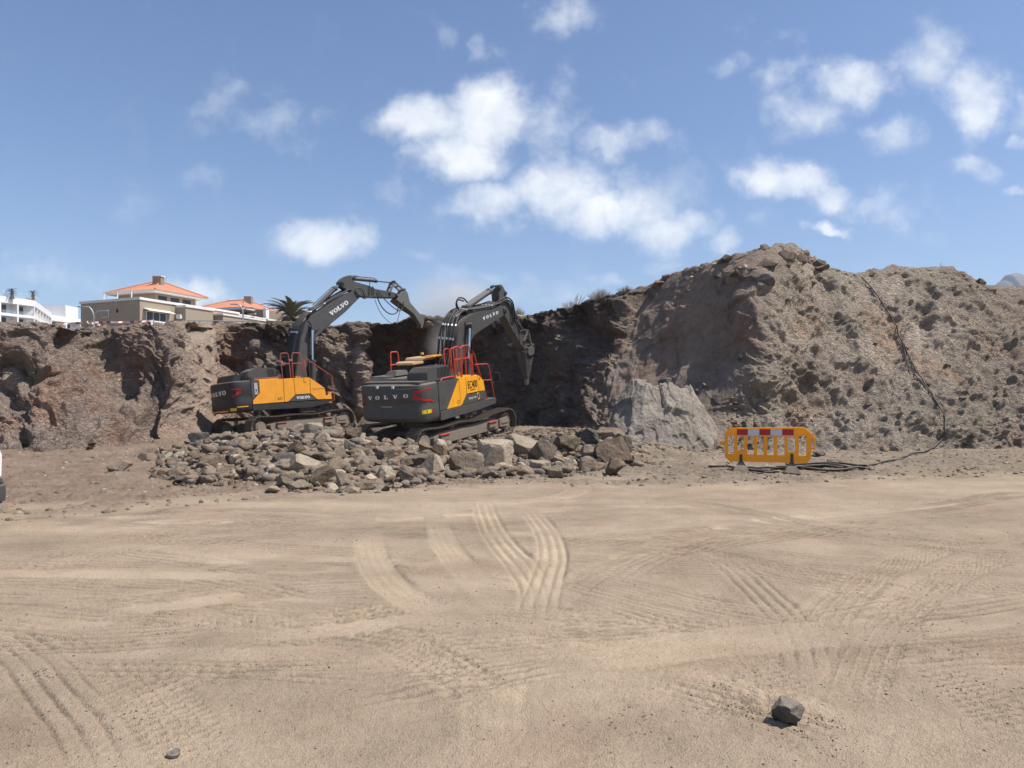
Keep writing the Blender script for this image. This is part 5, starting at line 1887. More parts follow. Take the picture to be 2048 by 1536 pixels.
# blocks on the crest of the grey mound and along the rim
for px, py, a, b_, mt, lab in [
        (1476, 552, 46, 26, G, 'grey slab on the brow of the grey mound'), (1535, 520, 50, 24, G, 'broad grey slab just under the top of the grey mound'),
        (1572, 508, 46, 26, G, 'grey block on the very top of the grey mound'), (1530, 556, 40, 24, DK, 'dark shaded block below the top of the grey mound'),
        (1598, 514, 30, 22, G, 'grey block right of the very top of the grey mound'), (1644, 534, 34, 14, G, 'flat grey rock jutting from the saddle of the grey mound'),
        (1320, 566, 34, 20, B_, 'brown block on the shoulder where the grey mound meets the dug wall'), (1336, 552, 20, 12, B_, 'small brown block on the shoulder of the grey mound'),
        (1450, 520, 24, 12, G, 'small grey rock on the left crest of the grey mound'), (1395, 540, 18, 10, G, 'little grey rock on the left shoulder of the grey mound'),
        (1340, 760, 40, 16, DK, 'dark loose rock resting on the grey outcrop'), (1415, 770, 22, 14, G, 'small grey rock above the grey outcrop'), (1395, 782, 16, 12, DK, 'small dark rock above the grey outcrop'),
        (845, 642, 40, 20, B_, 'brown boulder at the cliff rim under the raised ripper'), (880, 648, 24, 14, B_, 'brown rock at the cliff rim beside the raised ripper'),
        (1068, 640, 28, 12, PL, 'pale rock on the rim behind the newer excavator'), (1038, 632, 30, 10, PL, 'pale flat rock on the rim behind the newer excavator'),
        (180, 880, 20, 12, B_, 'brown rock on the talus of the red earth cliff'), (1833, 533, 12, 8, G, 'small dark stone on the crest of the right-hand slope'), (1962, 562, 22, 16, G, 'grey rock on the right end of the crest')]:
    h_ = sight(px, py + b_ * .3)
    if h_ is None:
        continue
    o = rock(px, py, a, b_, mt, lab, D=h_[0].y)
    o.location = h_[0] + Vector((0, .25 * o.scale[1], .1 * o.scale[2]))
n_c = 0
while n_c < 22:                            # broken slabs along the crest
    px = random.uniform(1375, 1660)
    py = np.interp(px, [1375, 1440, 1520, 1570, 1630, 1660], [548, 518, 496, 490, 524, 545]) + random.uniform(0, 1) ** 1.5 * 60
    h_ = sight(px, py)
    if h_ is None or h_[0].y > 36:
        continue
    sz = random.choice((10, 13, 17, 22, 28))
    mt = random.choice((G, G, PL))
    o = rock(px, py, sz, sz * .6, mt, 'grey slab broken loose on the crest of the mound' if mt == G else 'pale slab broken loose on the crest of the mound', 'grey crest slabs' if mt == G else 'pale crest slabs', D=h_[0].y)
    o.location = h_[0] + Vector((0, .1, .15 * o.scale[2]))
    n_c += 1
n_t = 0
while n_t < 30:
    px, py = (random.uniform(0, 2048), random.uniform(850, 925)) if random.random() < .55 else (random.uniform(1480, 2048), random.uniform(540, 900))
    h_ = sight(px, py)
    if h_ is None or not (20 < h_[0].y < 36) or (330 < px < 1290):
        continue
    mt = random.choice((G, B_)) if px > 1000 else B_
    sz = random.uniform(7, 15)
    o = rock(px, py, sz, sz * .7, mt, ('brown stone fallen on the slope of the red earth cliff' if px < 1000 else ('grey stone lying on the slope of the grey mound' if mt == G else 'brown stone lying on the slope of the grey mound')),
             ('stones on the red earth slope' if px < 1000 else ('grey stones on the mound' if mt == G else 'brown stones on the mound')), D=h_[0].y)
    o.location = h_[0] + Vector((0, 0, .08 * o.scale[2]))
    n_t += 1

# lone stone on the yard
st = rock(1575, 1418, 62, 54, DK, 'lone dark angular stone lying on the tyre-marked yard', seed=4, k=1)
st.data = rock_mesh('rock', 31, 5, 17, .06)
st.data.materials.append(MATS['stone_basalt'])
st.rotation_euler = (.0, .12, .4)
st.location.z = .038
st.location.y = 3.60
st.location.x = 1.40
st.scale = (.165, .14, .125)

# grey rock outcrop at the foot of the mound
on, om = 150, 190
U, Vv = np.meshgrid(np.linspace(0, math.pi, om), np.linspace(0, math.pi * .5, on))
dirs = np.stack([np.cos(U) * np.cos(Vv), -np.sin(U) * np.cos(Vv), np.sin(Vv)], -1).reshape(-1, 3)
qq = dirs * np.array([2.1, 1.6, 1.4])
rnd = np.random.default_rng(5)
pn = rnd.normal(size=(26, 3))
pn[:, 1] = -np.abs(pn[:, 1]) - .1
pn[:, 2] = np.abs(pn[:, 2]) * .8 + .1
pn /= np.linalg.norm(pn, axis=1)[:, None]
dt = dirs @ pn.T
pr = np.where(dt > .05, rnd.uniform(.70, 1.0, 26)[None] / np.maximum(dt, .05), 9).min(1)
pr = np.minimum(pr, 1.15)
orad = pr * (1 + blocky(qq * .8, 31, crack=0) * .10 + blocky(qq * 2.2, 32, crack=.05) * .045 + fbm(qq * 4, 3, 33) * .02)
ov = dirs * orad[:, None] * np.array([2.7, 2.7, 3.1])
ov[:, 0] += ov[:, 2] * .16
ov[:, :2] *= (1 - .34 * np.clip(ov[:, 2:3] / 2.6, 0, 1))
oc = grid_mesh('rock_outcrop', ov.reshape(on, om, 3), {}, 'outcrop_grey', kind=None)
oc.location = (4.75, 24.9, -.15)
tag(oc, 'pale grey rock outcrop standing at the foot of the mound left of the orange barrier', 'rock')

# small loose stones, too many to count


def stones(name, pts, sizes, mats, mi, label, sub=1):
    base_ = []
    for k in range(10):
        r = np.random.default_rng(900 + k)
        bm = bmesh.new()
        bmesh.ops.create_icosphere(bm, subdivisions=sub, radius=.5)
        v = np.array([x.co[:] for x in bm.verts])
        if sub == 1:
            v = v * r.uniform(.6, 1.15, (len(v), 1)) * np.array([1, .85, .7])
        else:
            nn = fib_dirs(11, r)
            dt_ = (v * 2) @ nn.T
            v = v * np.minimum(np.where(dt_ > .05, r.uniform(.5, 1, 11)[None] / np.maximum(dt_, .05), 9).min(1), 1.2)[:, None] * np.array([1, .9, .75])
        base_.append((v, np.array([[x.index for x in f.verts] for f in bm.faces])))
        bm.free()
    VS, FS, MI = [], [], []
    c0 = 0
    for i, (p, s_) in enumerate(zip(pts, sizes)):
        v, f = base_[i % 10]
        a = rng.uniform(0, 6.28)
        R3 = np.array([[math.cos(a), -math.sin(a), 0], [math.sin(a), math.cos(a), 0], [0, 0, 1]])
        VS.append((v * s_) @ R3.T + p)
        FS.append(f + c0)
        MI.append(np.full(len(f), mi[i]))
        c0 += len(v)
    VS, FS, MI = np.concatenate(VS), np.concatenate(FS), np.concatenate(MI)
    me = bpy.data.meshes.new(name)
    me.vertices.add(len(VS))
    me.vertices.foreach_set('co', VS.ravel().astype(np.float32))
    me.loops.add(len(FS) * 3)
    me.loops.foreach_set('vertex_index', FS.ravel().astype(np.int32))
    me.polygons.add(len(FS))
    me.polygons.foreach_set('loop_start', np.arange(0, len(FS) * 3, 3, dtype=np.int32))
    me.polygons.foreach_set('material_index', MI.astype(np.int32))
    me.update(calc_edges=True)
    o = link(name, me, None, mats)
    tag(o, label, 'stones', kind='stuff')
    return o


pts, szs, mi = [], [], []
while len(pts) < 1250:                   # broken pieces piled between the larger rocks
    px = random.uniform(325, 1285)
    t0, b0 = np.interp(px, *TOPY) - 2, np.interp(px, *BOTY) + 3
    py = random.uniform(t0, b0)
    if px > 900 and py < 886:
        continue
    D = ground_hit(px, py)
    if D > 31:
        continue
    p = P(px, py, D)
    pts.append(np.array(p) + np.array((0, 0, random.uniform(-.02, .10))))
    szs.append(random.uniform(.16, .40) * random.choice((.8, 1, 1, 1.35)))
    mi.append(random.choices((0, 1, 2, 3), (.4, .38, .08, .14))[0])
stones('rubble_pieces', pts, szs, (G, B_, PL, DK), mi, 'fist to head sized broken rock piled between the rubble boulders', sub=3)
pts, szs, mi = [], [], []
while len(pts) < 4200:                   # between and before the rubble rocks
    px = random.uniform(300, 1330)
    t0, b0 = np.interp(px, *TOPY) - 4, np.interp(px, *BOTY) + 8
    py = t0 + (b0 - t0) * random.random() ** .8
    D = ground_hit(px, py)
    if D > 33:
        continue
    p = P(px, py, D)
    pts.append(np.array(p))
    szs.append(random.choice((.05, .07, .09, .12, .17)) * random.uniform(.7, 1.2))
    mi.append(random.choices((0, 1, 2), (.5, .3, .2))[0])
stones('rubble_stones', pts, szs, (G, B_, PL), mi, 'small broken stones filling the gaps of the rubble heap')
pts, szs, mi = [], [], []
while len(pts) < 900:
    D = random.uniform(22.5, 31)
    x = random.uniform((960 - CX) / F * D, (1215 - CX) / F * D)
    pts.append(np.array((x, D, floor_z(x, D))))
    szs.append(random.choice((.08, .12, .16, .24)) * random.uniform(.7, 1.3))
    mi.append(random.choices((0, 1, 2), (.70, .18, .12))[0])
while len(pts) < 1250:
    a = random.uniform(math.pi * .95, math.pi * 2.05)
    q = random.uniform(.86, 1.2)
    x, D = 4.85 + 3.0 * q * math.cos(a), 24.9 + 2.55 * q * math.sin(a)
    pts.append(np.array((x, D, floor_z(x, D))))
    szs.append(random.choice((.05, .08, .12, .2)) * random.uniform(.7, 1.3))
    mi.append(random.choice((0, 2)))
stones('soil_clods', pts, szs, (B_, OC, PL), mi, 'brown soil clods covering the dug floor and the foot of the grey outcrop', sub=2)
pts, szs, mi = [], [], []
while len(pts) < 3600:                   # loose spoil along the foot of the faces
    px = random.uniform(-150, 2200)
    zd = np.interp(px, ZP, ZD)
    D = zd + (23.5 - zd) * random.random() ** 1.2 - random.random() * .6
    x = (px - CX) / F * D
    z = floor_z(x, D)
    pts.append(np.array((x, D, z)))
    szs.append(random.choice((.02, .03, .03, .045, .06, .09, .13)) * random.uniform(.7, 1.3))
    mi.append(random.choices((0, 1, 2), (.45, .4, .15))[0])
stones('spoil_stones', pts, szs, (G, B_, PL), mi, 'loose small stones scattered along the foot of the cliffs')
pts, szs, mi = [], [], []
while len(pts) < 2600:                   # grit on the driven yard
    D = 2.6 * (15 / 2.6) ** random.random()
    x = D * random.uniform(-.8, .8)
    if perlin(np.array([[x * .7, D * .7, 0]]), 5)[0] < random.uniform(-.5, .3):
        continue
    z = floor_z(x, D)
    pts.append(np.array((x, D, z)))
    szs.append(random.choice((.004, .005, .006, .008, .012)) * random.uniform(.7, 1.3) * (1 + .07 * D))
    mi.append(random.choices((0, 1, 2, 3), (.25, .3, .42, .03))[0])
for k in range(150):                      # crumbled soil beside the lone stone
    a = random.choice(((1.30, 4.05, .12), (1.22, 3.72, .10), (1.55, 3.60, .10)))
    x, D = random.gauss(a[0], a[2]), random.gauss(a[1], a[2] * .6)
    pts.append(np.array((x, D, floor_z(x, D))))
    szs.append(random.uniform(.004, .018))
    mi.append(random.choice((0, 1, 1, 2)))
for cx_, cy_ in ((360, 1256), (575, 1326), (865, 1335), (960, 1248), (215, 1430), (60, 1350), (1830, 1250), (1940, 1380), (1480, 1410), (1610, 1470), (700, 1080), (1250, 1440)):
    D0 = ground_hit(cx_, cy_)
    for k in range(45):
        x, D = random.gauss((cx_ - CX) / F * D0, .16), random.gauss(D0, .09)
        pts.append(np.array((x, D, floor_z(x, D))))
        szs.append(random.uniform(.004, .016) * (1 + .05 * D))
        mi.append(random.choice((0, 1, 1, 2)))
stones('yard_grit', pts, szs, (G, B_, PL, DK), mi, 'grit and pebbles strewn over the dusty yard')

# ================================================================== yard things
# orange plastic barrier


def flat_shape(loops, thick, bevel):
    """plate with holes from 2-D loops (first the outline); returns a mesh in (x, z) standing up"""
    cu = bpy.data.curves.new('shape', 'CURVE')
    cu.dimensions = '2D'
    cu.fill_mode = 'BOTH'
    cu.extrude = thick / 2 - bevel
    cu.bevel_depth = bevel
    cu.bevel_resolution = 1
    for lp in loops:
        sp = cu.splines.new('POLY')
        sp.points.add(len(lp) - 1)
        for p, (x, z) in zip(sp.points, lp):
            p.co = (x, z, 0, 1)
        sp.use_cyclic_u = True
    o = bpy.data.objects.new('shape', cu)
    COL.objects.link(o)
    me = bpy.data.meshes.new_from_object(o)
    bpy.data.objects.remove(o)
    bpy.data.curves.remove(cu)
    for v in me.vertices:
        v.co = (v.co.x, -v.co.z, v.co.y)
    me.flip_normals()
    me.polygons.foreach_set('use_smooth', [True] * len(me.polygons))
    me.set_sharp_from_angle(angle=R_(40))
    return me


def rrect(x0, x1, z0, z1, r):
    out = []
    for cx, cz, a0 in ((x1 - r, z0 + r, -90), (x1 - r, z1 - r, 0), (x0 + r, z1 - r, 90), (x0 + r, z0 + r, 180)):
        for k in range(4):
            a = R_(a0 + 30 * k)
            out.append((cx + r * math.cos(a), cz + r * math.sin(a)))
    return out


pl_, pr_ = P(1449, 946, 16.35), P(1621, 953, 15.75)
bar = empty('traffic_barrier', (pl_.x, pl_.y, floor_z(pl_.x, pl_.y)))
bdir = Vector((pr_.x - pl_.x, pr_.y - pl_.y, 0))
BW = bdir.length
bar.rotation_euler = (R_(-1.5), 0, math.atan2(bdir.y, bdir.x))
tag(bar, 'orange plastic pedestrian barrier with a red and white strip standing before the mound', 'barrier')
k_ = BW / 935.0


def bz(zx, zy):
    return ((zx - 290) * k_, (715 + .0375 * (zx - 290) - zy) * k_ * .985)


outline = [bz(*p) for p in ((295, 300), (345, 218), (1160, 232), (1280, 352), (1276, 372), (1232, 350), (1225, 590), (1180, 640), (350, 608), (300, 560))]
slots = []
for i, (a, c, z0, z1) in enumerate(((325, 405, 303, 530), (432, 512, 306, 492), (540, 620, 312, 543), (648, 728, 316, 546), (760, 840, 318, 552), (870, 955, 322, 556), (980, 1068, 325, 516), (1097, 1187, 327, 566))):
    (x0, zz1), (x1, zz0) = bz(a, z0), bz(c, z1)
    slots.append(rrect(x0, x1, zz0, zz1, .022))
link('panel', flat_shape([outline] + slots, .055, .010), bar, ('barrier_orange',))
tops = [bz(428 + 124 * i, 232 + 3.3 * i) for i in range(6)]
for i in range(5):
    (xa, za), (xb, _z) = tops[i], tops[i + 1]
    m = MB()
    m.box((xa + .001, -.033, za - .135), (xb - .001, -.0285, za))
    m.build('reflective_strip', 'strip_red' if i % 2 == 0 else 'strip_white', bar)
m = MB()
m.box((bz(238, 0)[0], -.014, bz(0, 400)[1] - .02), (bz(300, 0)[0], .014, bz(0, 365)[1]))
m.build('coupling_lug', 'barrier_orange', bar, bevel=.008)
m = MB()
x1_, z1_ = bz(1268, 360)
m.box((x1_ - .010, -.012, z1_ - .27), (x1_ + .012, .012, z1_))
m.build('coupling_hook', 'barrier_orange', bar, bevel=.006)
for zx in (475, 1028):
    x_, zb = bz(zx, 600)
    m = MB()
    m.prism([(x_ - .035, .10), (x_ + .035, .10), (x_ + .03, zb + .13), (x_ - .03, zb + .13)], -.042, -.030)
    m.add([(x_ - .05, -.02, .20), (x_ + .05, -.02, .20), (x_ + .05, .02, .20), (x_ - .05, .02, .20), (x_ - .17, -.26, .0), (x_ + .17, -.26, .0), (x_ + .17, .26, .0), (x_ - .17, .26, .0),
           (x_ - .19, -.28, -.03), (x_ + .19, -.28, -.03), (x_ + .19, .28, -.03), (x_ - .19, .28, -.03)],
          [(0, 1, 2, 3), (0, 4, 5, 1), (1, 5, 6, 2), (2, 6, 7, 3), (3, 7, 4, 0), (4, 8, 9, 5), (5, 9, 10, 6), (6, 10, 11, 7), (7, 11, 8, 4), (11, 10, 9, 8)])
    m.build('foot', 'barrier_foot', bar, bevel=.006)


# black hoses
def hose_on_ground(name, pix, r, label, mat='site_hose', lift=0.0, n=6):
    pts = []
    for q in spline([(px, py, 0) for px, py in pix], n):
        h_ = sight(q.x, q.y)
        pts.append(h_[0] + h_[1] * (r + lift))
    for _ in range(3):                        # a hose bridges the small hollows
        sm = [pts[0]] + [(pts[i - 1] + pts[i] + pts[i + 1]) / 3 for i in range(1, len(pts) - 1)] + [pts[-1]]
        pts = [Vector((c.x, min(c.y, p_.y), max(c.z, p_.z - .02))) for c, p_ in zip(sm, pts)]
    m = MB()
    m.tube(pts, r, 8)
    o = m.build(name, mat, None, angle=60)
    tag(o, label, 'hose')
    return o


hose_on_ground('slope_hose', [(1722, 556), (1738, 572), (1760, 600), (1782, 640), (1797, 668), (1812, 700), (1828, 735), (1842, 760), (1862, 788), (1880, 820), (1889, 845), (1888, 866), (1876, 886), (1855, 902), (1818, 910), (1780, 922), (1740, 932), (1700, 938), (1640, 934), (1590, 936)], .026,
               'long black hose running down the slope of the mound to the ground', lift=.02)
hose_on_ground('thin_hose', [(1797, 664), (1806, 690), (1812, 716), (1818, 736), (1830, 752), (1842, 764), (1850, 778), (1862, 792)], .02, 'thin dark hose looping beside the long hose on the slope', lift=.02)


def coil(name, cx, cy, rx, ry, turns, r, label, seed):
    """loose loops of hose lying on the ground"""
    rs = random.Random(seed)
    D0 = ground_hit(cx, cy)
    x0 = (cx - CX) / F * D0
    pts = []
    for k in range(int(turns * 14) + 1):
        a = 2 * math.pi * k / 14
        q = 1 + .18 * math.sin(a * .37 + seed) - .10 * (k / 14)
        x, y = x0 + rx * q * math.cos(a), D0 + ry * q * math.sin(a)
        pts.append((x, y, floor_z(x, y) + r * (1 + 1.3 * (k // 14)) + rs.uniform(0, .01)))
    m = MB()
    m.tube(spline(pts, 3), r, 7)
    o = m.build(name, 'site_hose', None, angle=60)
    tag(o, label, 'hose')


coil('hose_coil', 1640, 940, 1.15, .55, 2.4, .028, 'black hose lying in wide loops right of the orange barrier', 3)
coil('hose_coil', 1530, 944, .75, .30, 1.6, .024, 'black hose lying in loops behind the feet of the orange barrier', 8)
hose_on_ground('ground_hose', [(1418, 934), (1450, 933), (1480, 938), (1520, 942), (1560, 946), (1600, 950)], .02, 'thin black hose stretched along the ground left of the orange barrier', lift=.004)

# metal lid on the yard
Dl = ground_hit(347, 1506)
pl = P(347, 1504, Dl)
m = MB()
rad = .029
ring = []
prof = [(0, .016), (.009, .016), (.011, .0125), (.022, .0125), (.026, .0155), (.0285, .0135), (.029, .002), (.0275, 0.0)]
nseg = 28
vs = [(0, 0, .016)]
for r_, z_ in prof[1:]:
    vs += [(r_ * math.cos(2 * math.pi * k / nseg), r_ * math.sin(2 * math.pi * k / nseg), z_) for k in range(nseg)]
fs = [(0, 1 + k, 1 + (k + 1) % nseg) for k in range(nseg)]
for j in range(len(prof) - 2):
    fs += [(1 + j * nseg + k, 1 + (j + 1) * nseg + k, 1 + (j + 1) * nseg + (k + 1) % nseg, 1 + j * nseg + (k + 1) % nseg) for k in range(nseg)]
m.add(vs, fs)
lid = m.build('metal_lid', 'steel_worn', None, angle=30)
lid.location = (pl.x, pl.y, floor_z(pl.x, pl.y) + .006)
lid.rotation_euler = (R_(10), R_(4), 0)
lid.scale = (1, 1, 1)
tag(lid, 'small round metal lid lying on the tyre-marked dust', 'lid')


# ================================================================== vehicles
def car(name, loc, rz, label, front=False, parked=True, sc=1.0):
    """white car, nose along +x, origin under the front bumper"""
    root = empty(name, loc, rz)
    root.scale = (sc,) * 3
    tag(root, label, 'car', 'white cars parked by the villas' if parked else None)
    m = MB()
    pr = [(-.10, .52), (.0, .62), (.01, .96), (-.06, 1.04), (-.45, 1.09), (-1.25, 1.15), (-1.95, 1.70), (-2.5, 1.80), (-3.9, 1.76), (-4.55, 1.12), (-4.62, .55), (-4.5, .42), (-4.05, .42), (-3.95, .70), (-3.65, .82), (-3.35, .70), (-3.25, .42),
          (-1.45, .42), (-1.35, .70), (-1.05, .82), (-.75, .70), (-.65, .42), (-.3, .42)]
    tops = [.86 if z < 1.2 else .70 for x, z in pr]
    m.prism(pr, [-t_ for t_ in tops], tops)
    body = m.build('body', 'car_white', root, bevel=.035, seg=2)
    for sy in (-1, 1):
        m = MB()
        m.prism([(-1.55, 1.22), (-2.05, 1.64), (-3.7, 1.64), (-4.05, 1.22)], [sy * .862, sy * .735, sy * .735, sy * .862], [sy * .84, sy * .71, sy * .71, sy * .84])
        m.build('side_window', 'glass_dark', body)
        m = MB()
        m.prism([(-.05, .74), (-.06, .96), (-.38, 1.0), (-.40, .86)], sy * .60, sy * .875)
        m.build('headlight', 'light_lens', body, bevel=.02)
        for x in (-1.05, -3.65):
            m = MB()
            m.cyl((x, sy * .66, .36), (x, sy * .87, .36), .36, 26)
            wh = m.build('wheel', 'tyre_rubber', root, bevel=.02)
            m = MB()
            m.cyl((x, sy * .86, .36), (x, sy * .885, .36), .23, 20)
            m.build('rim', 'car_chrome', wh)
    m = MB()
    m.prism([(-1.20, 1.14), (-1.97, 1.72), (-1.93, 1.73), (-1.14, 1.16)], -.66, .66)
    m.build('windscreen', 'glass_dark', body)
    m = MB()
    m.prism([(.03, .30), (.05, .40), (.045, .56), (-.02, .62), (-.35, .62), (-.35, .30)], -.87, .87)
    m.build('bumper', 'car_plastic', root, bevel=.03)
    m = MB()
    m.box((-.03, -.58, .66), (.012, .58, .93))
    gr = m.build('grille', 'car_plastic', root, bevel=.01)
    for k in range(4):
        m = MB()
        m.box((.010, -.57, .685 + k * .062), (.030, .57, .712 + k * .062))
        m.build('grille_bar', 'car_chrome', gr, bevel=.006)
    m = MB()
    m.box((.0, -.80, .575), (.045, .80, .635))
    m.build('bumper_trim', 'car_chrome', root, bevel=.012)
    return root


car('car', (-6.65, 8.42, -.01), R_(0), 'white car nosing in at the edge of the yard with chrome grille and dark bumper', parked=False)

# ================================================================== up on the plateau
u2, v2 = Vector((-.924, .382, 0)), Vector((.382, .924, 0))


def obox(m, C0, lu, lv, z0, z1, a=0.0, b=0.0, u=u2, v=v2):
    """box with a corner at C0 + a*u + b*v, running lu along u and lv along v"""
    p = Vector((C0[0], C0[1], 0)) + u * a + v * b
    q = [p, p + u * lu, p + u * lu + v * lv, p + v * lv]
    return m.slab([(c.x, c.y) for c in q], z0, z1)


def hip_roof(m, C0, a, b, lu, lv, z0, z1, rl=.35):
    p = Vector((C0[0], C0[1], 0)) + u2 * a + v2 * b
    q = [p, p + u2 * lu, p + u2 * lu + v2 * lv, p + v2 * lv]
    if lu >= lv:
        r0, r1 = p + u2 * (lu * (.5 - rl / 2)) + v2 * lv / 2, p + u2 * (lu * (.5 + rl / 2)) + v2 * lv / 2
        fs = [(0, 1, 5, 4), (1, 2, 5), (2, 3, 4, 5), (3, 0, 4), (3, 2, 1, 0)]
    else:
        r0, r1 = p + u2 * lu / 2 + v2 * (lv * (.5 - rl / 2)), p + u2 * lu / 2 + v2 * (lv * (.5 + rl / 2))
        fs = [(0, 1, 4), (1, 2, 5, 4), (2, 3, 5), (3, 0, 4, 5), (3, 2, 1, 0)]
    vs = [Vector((c.x, c.y, z0)) for c in q] + [Vector((r0.x, r0.y, z1)), Vector((r1.x, r1.y, z1))]
    m.add(vs, fs)
    return vs


def tile_ridges(vs, roof, lo=.03):
    m = MB()
    for i in range(4):
        j = 4 if (vs[i] - vs[4]).length < (vs[i] - vs[5]).length else 5
        m.tube([vs[i] + Vector((0, 0, .03)), vs[j] + Vector((0, 0, .03))], .09, 6)
    m.tube([vs[4] + Vector((0, 0, .03)), vs[5] + Vector((0, 0, .03))], .09, 6)
    m.build('ridge_tiles', 'roof_tile', roof)


C1 = (-36.7, 70.0)
vl = empty('villa', (C1[0], C1[1], 5.4))


def part(root, name, mat, fn, bevel=0.0, parent=None):
    """mesh given in world coordinates, kept under its root"""
    m = MB()
    fn(m)
    o = m.build(name, mat, None, bevel=bevel)
    o.parent = parent or root
    o.matrix_parent_inverse = Matrix.Translation(-Vector(root.location))
    if parent is not None:
        o.matrix_parent_inverse = Matrix.Identity(4)
    return o


tag(vl, 'beige villa with flat-roofed wing, orange hipped roof and square chimney', 'house')
wl = part(vl, 'wall', 'villa_render', lambda m: obox(m, C1, 8.4, 9.4, 5.0, 11.75))
part(vl, 'bay_wall', 'villa_render', lambda m: obox(m, C1, 1.3, 3.4, 5.0, 11.5, a=-1.3, b=4.4))
part(vl, 'coping', 'villa_trim', lambda m: obox(m, C1, 8.6, 9.6, 11.75, 12.0, a=-.1, b=-.1))
part(vl, 'bay_coping', 'villa_trim', lambda m: obox(m, C1, 1.3, 3.6, 11.5, 11.72, a=-1.4, b=4.3))
part(vl, 'upper_wall', 'villa_brown', lambda m: obox(m, C1, 5.6, 5.4, 11.9, 13.25, a=2.8, b=4.2))
part(vl, 'eaves', 'villa_trim', lambda m: obox(m, C1, 7.2, 7.0, 13.2, 13.42, a=2.0, b=3.5))
mm_ = MB()
rv = hip_roof(mm_, C1, 1.9, 3.4, 7.4, 7.2, 13.42, 15.0, .06)
rf = mm_.build('roof', 'roof_tile', vl)
rf.matrix_parent_inverse = Matrix.Translation(-Vector(vl.location))
tile_ridges(rv, rf)
part(vl, 'chimney', 'villa_brown', lambda m: m.box((-38.9, 76.8, 14.0), (-38.0, 77.6, 15.25)), parent=rf)
part(vl, 'chimney_cap', 'villa_trim', lambda m: m.box((-38.98, 76.72, 15.25), (-37.92, 77.68, 15.35)), parent=rf)
for b0 in (4.6, 6.2, 7.8):
    part(vl, 'upper_window', 'glass_dark', lambda m: obox(m, C1, .04, 1.1, 12.15, 12.95, a=2.77, b=b0))
wn = part(vl, 'window', 'villa_trim', lambda m: obox(m, C1, 1.0, .06, 10.2, 10.95, a=4.3, b=-.06))
for k in range(2):
    part(vl, 'pane', 'villa_render', lambda m: obox(m, C1, .42, .03, 10.26, 10.89, a=4.35 + k * .48, b=-.085), parent=wn)
part(vl, 'wall_lamp', 'machine_dark', lambda m: obox(m, C1, .14, .12, 10.6, 10.95, a=3.0, b=-.12))
wn = part(vl, 'balcony_door', 'villa_trim', lambda m: obox(m, C1, .05, 2.4, 9.0, 10.75, a=-.05, b=.7))
for k in range(3):
    part(vl, 'pane', 'glass_dark', lambda m: obox(m, C1, .03, .68, 9.1, 10.65, a=-.075, b=.78 + k * .78), parent=wn)
part(vl, 'awning', 'awning_white', lambda m: m.add([Vector((C1[0], C1[1], 0)) + v2 * .4 + Vector((0, 0, 11.0)), Vector((C1[0], C1[1], 0)) + v2 * 3.6 + Vector((0, 0, 11.0)), Vector((C1[0], C1[1], 0)) + v2 * 3.6 - u2 * .8 + Vector((0, 0, 10.75)), Vector((C1[0], C1[1], 0)) + v2 * .4 - u2 * .8 + Vector((0, 0, 10.75)),
                                                    Vector((C1[0], C1[1], 0)) + v2 * .4 + Vector((0, 0, 10.94)), Vector((C1[0], C1[1], 0)) + v2 * 3.6 + Vector((0, 0, 10.94)), Vector((C1[0], C1[1], 0)) + v2 * 3.6 - u2 * .8 + Vector((0, 0, 10.69)), Vector((C1[0], C1[1], 0)) + v2 * .4 - u2 * .8 + Vector((0, 0, 10.69))],
                                                   [(0, 1, 2, 3), (7, 6, 5, 4), (0, 3, 7, 4), (1, 0, 4, 5), (2, 1, 5, 6), (3, 2, 6, 7)]))
rl = part(vl, 'balcony', 'villa_trim', lambda m: obox(m, C1, 1.4, 4.0, 8.75, 8.95, a=-1.4, b=.1))
for k in range(12):
    part(vl, 'baluster', 'white_render', lambda m: obox(m, C1, .10, .16, 8.95, 9.55, a=-1.38, b=.15 + k * .33), parent=rl)
part(vl, 'balcony_rail', 'white_render', lambda m: obox(m, C1, .14, 3.9, 9.55, 9.66, a=-1.40, b=.12), parent=rl)
part(vl, 'air_conditioner', 'white_render', lambda m: obox(m, C1, .6, .3, 10.3, 10.75, a=-.9, b=4.08))
# roof terrace frame
for a_, b_ in ((2.6, 1.2), (4.6, 1.2), (6.6, 1.2)):
    part(vl, 'pergola_post', 'villa_trim', lambda m: obox(m, C1, .08, .08, 12.0, 13.0, a=a_, b=b_))
part(vl, 'pergola_beam', 'villa_trim', lambda m: obox(m, C1, 4.2, .08, 13.0, 13.08, a=2.5, b=1.2))
# carport behind the bay
part(vl, 'carport_roof', 'villa_render', lambda m: obox(m, C1, 5.0, 8.6, 10.55, 11.25, a=-1.2, b=9.6))
part(vl, 'carport_coping', 'villa_trim', lambda m: obox(m, C1, 5.2, 8.8, 11.25, 11.42, a=-1.3, b=9.5))
for b0 in (10.4, 14.2, 17.6):
    part(vl, 'pillar', 'villa_render', lambda m: obox(m, C1, .45, .45, 5.0, 10.55, a=-1.1, b=b0))
part(vl, 'carport_wall', 'villa_brown', lambda m: obox(m, C1, .3, 8.4, 5.0, 10.5, a=3.2, b=9.7))

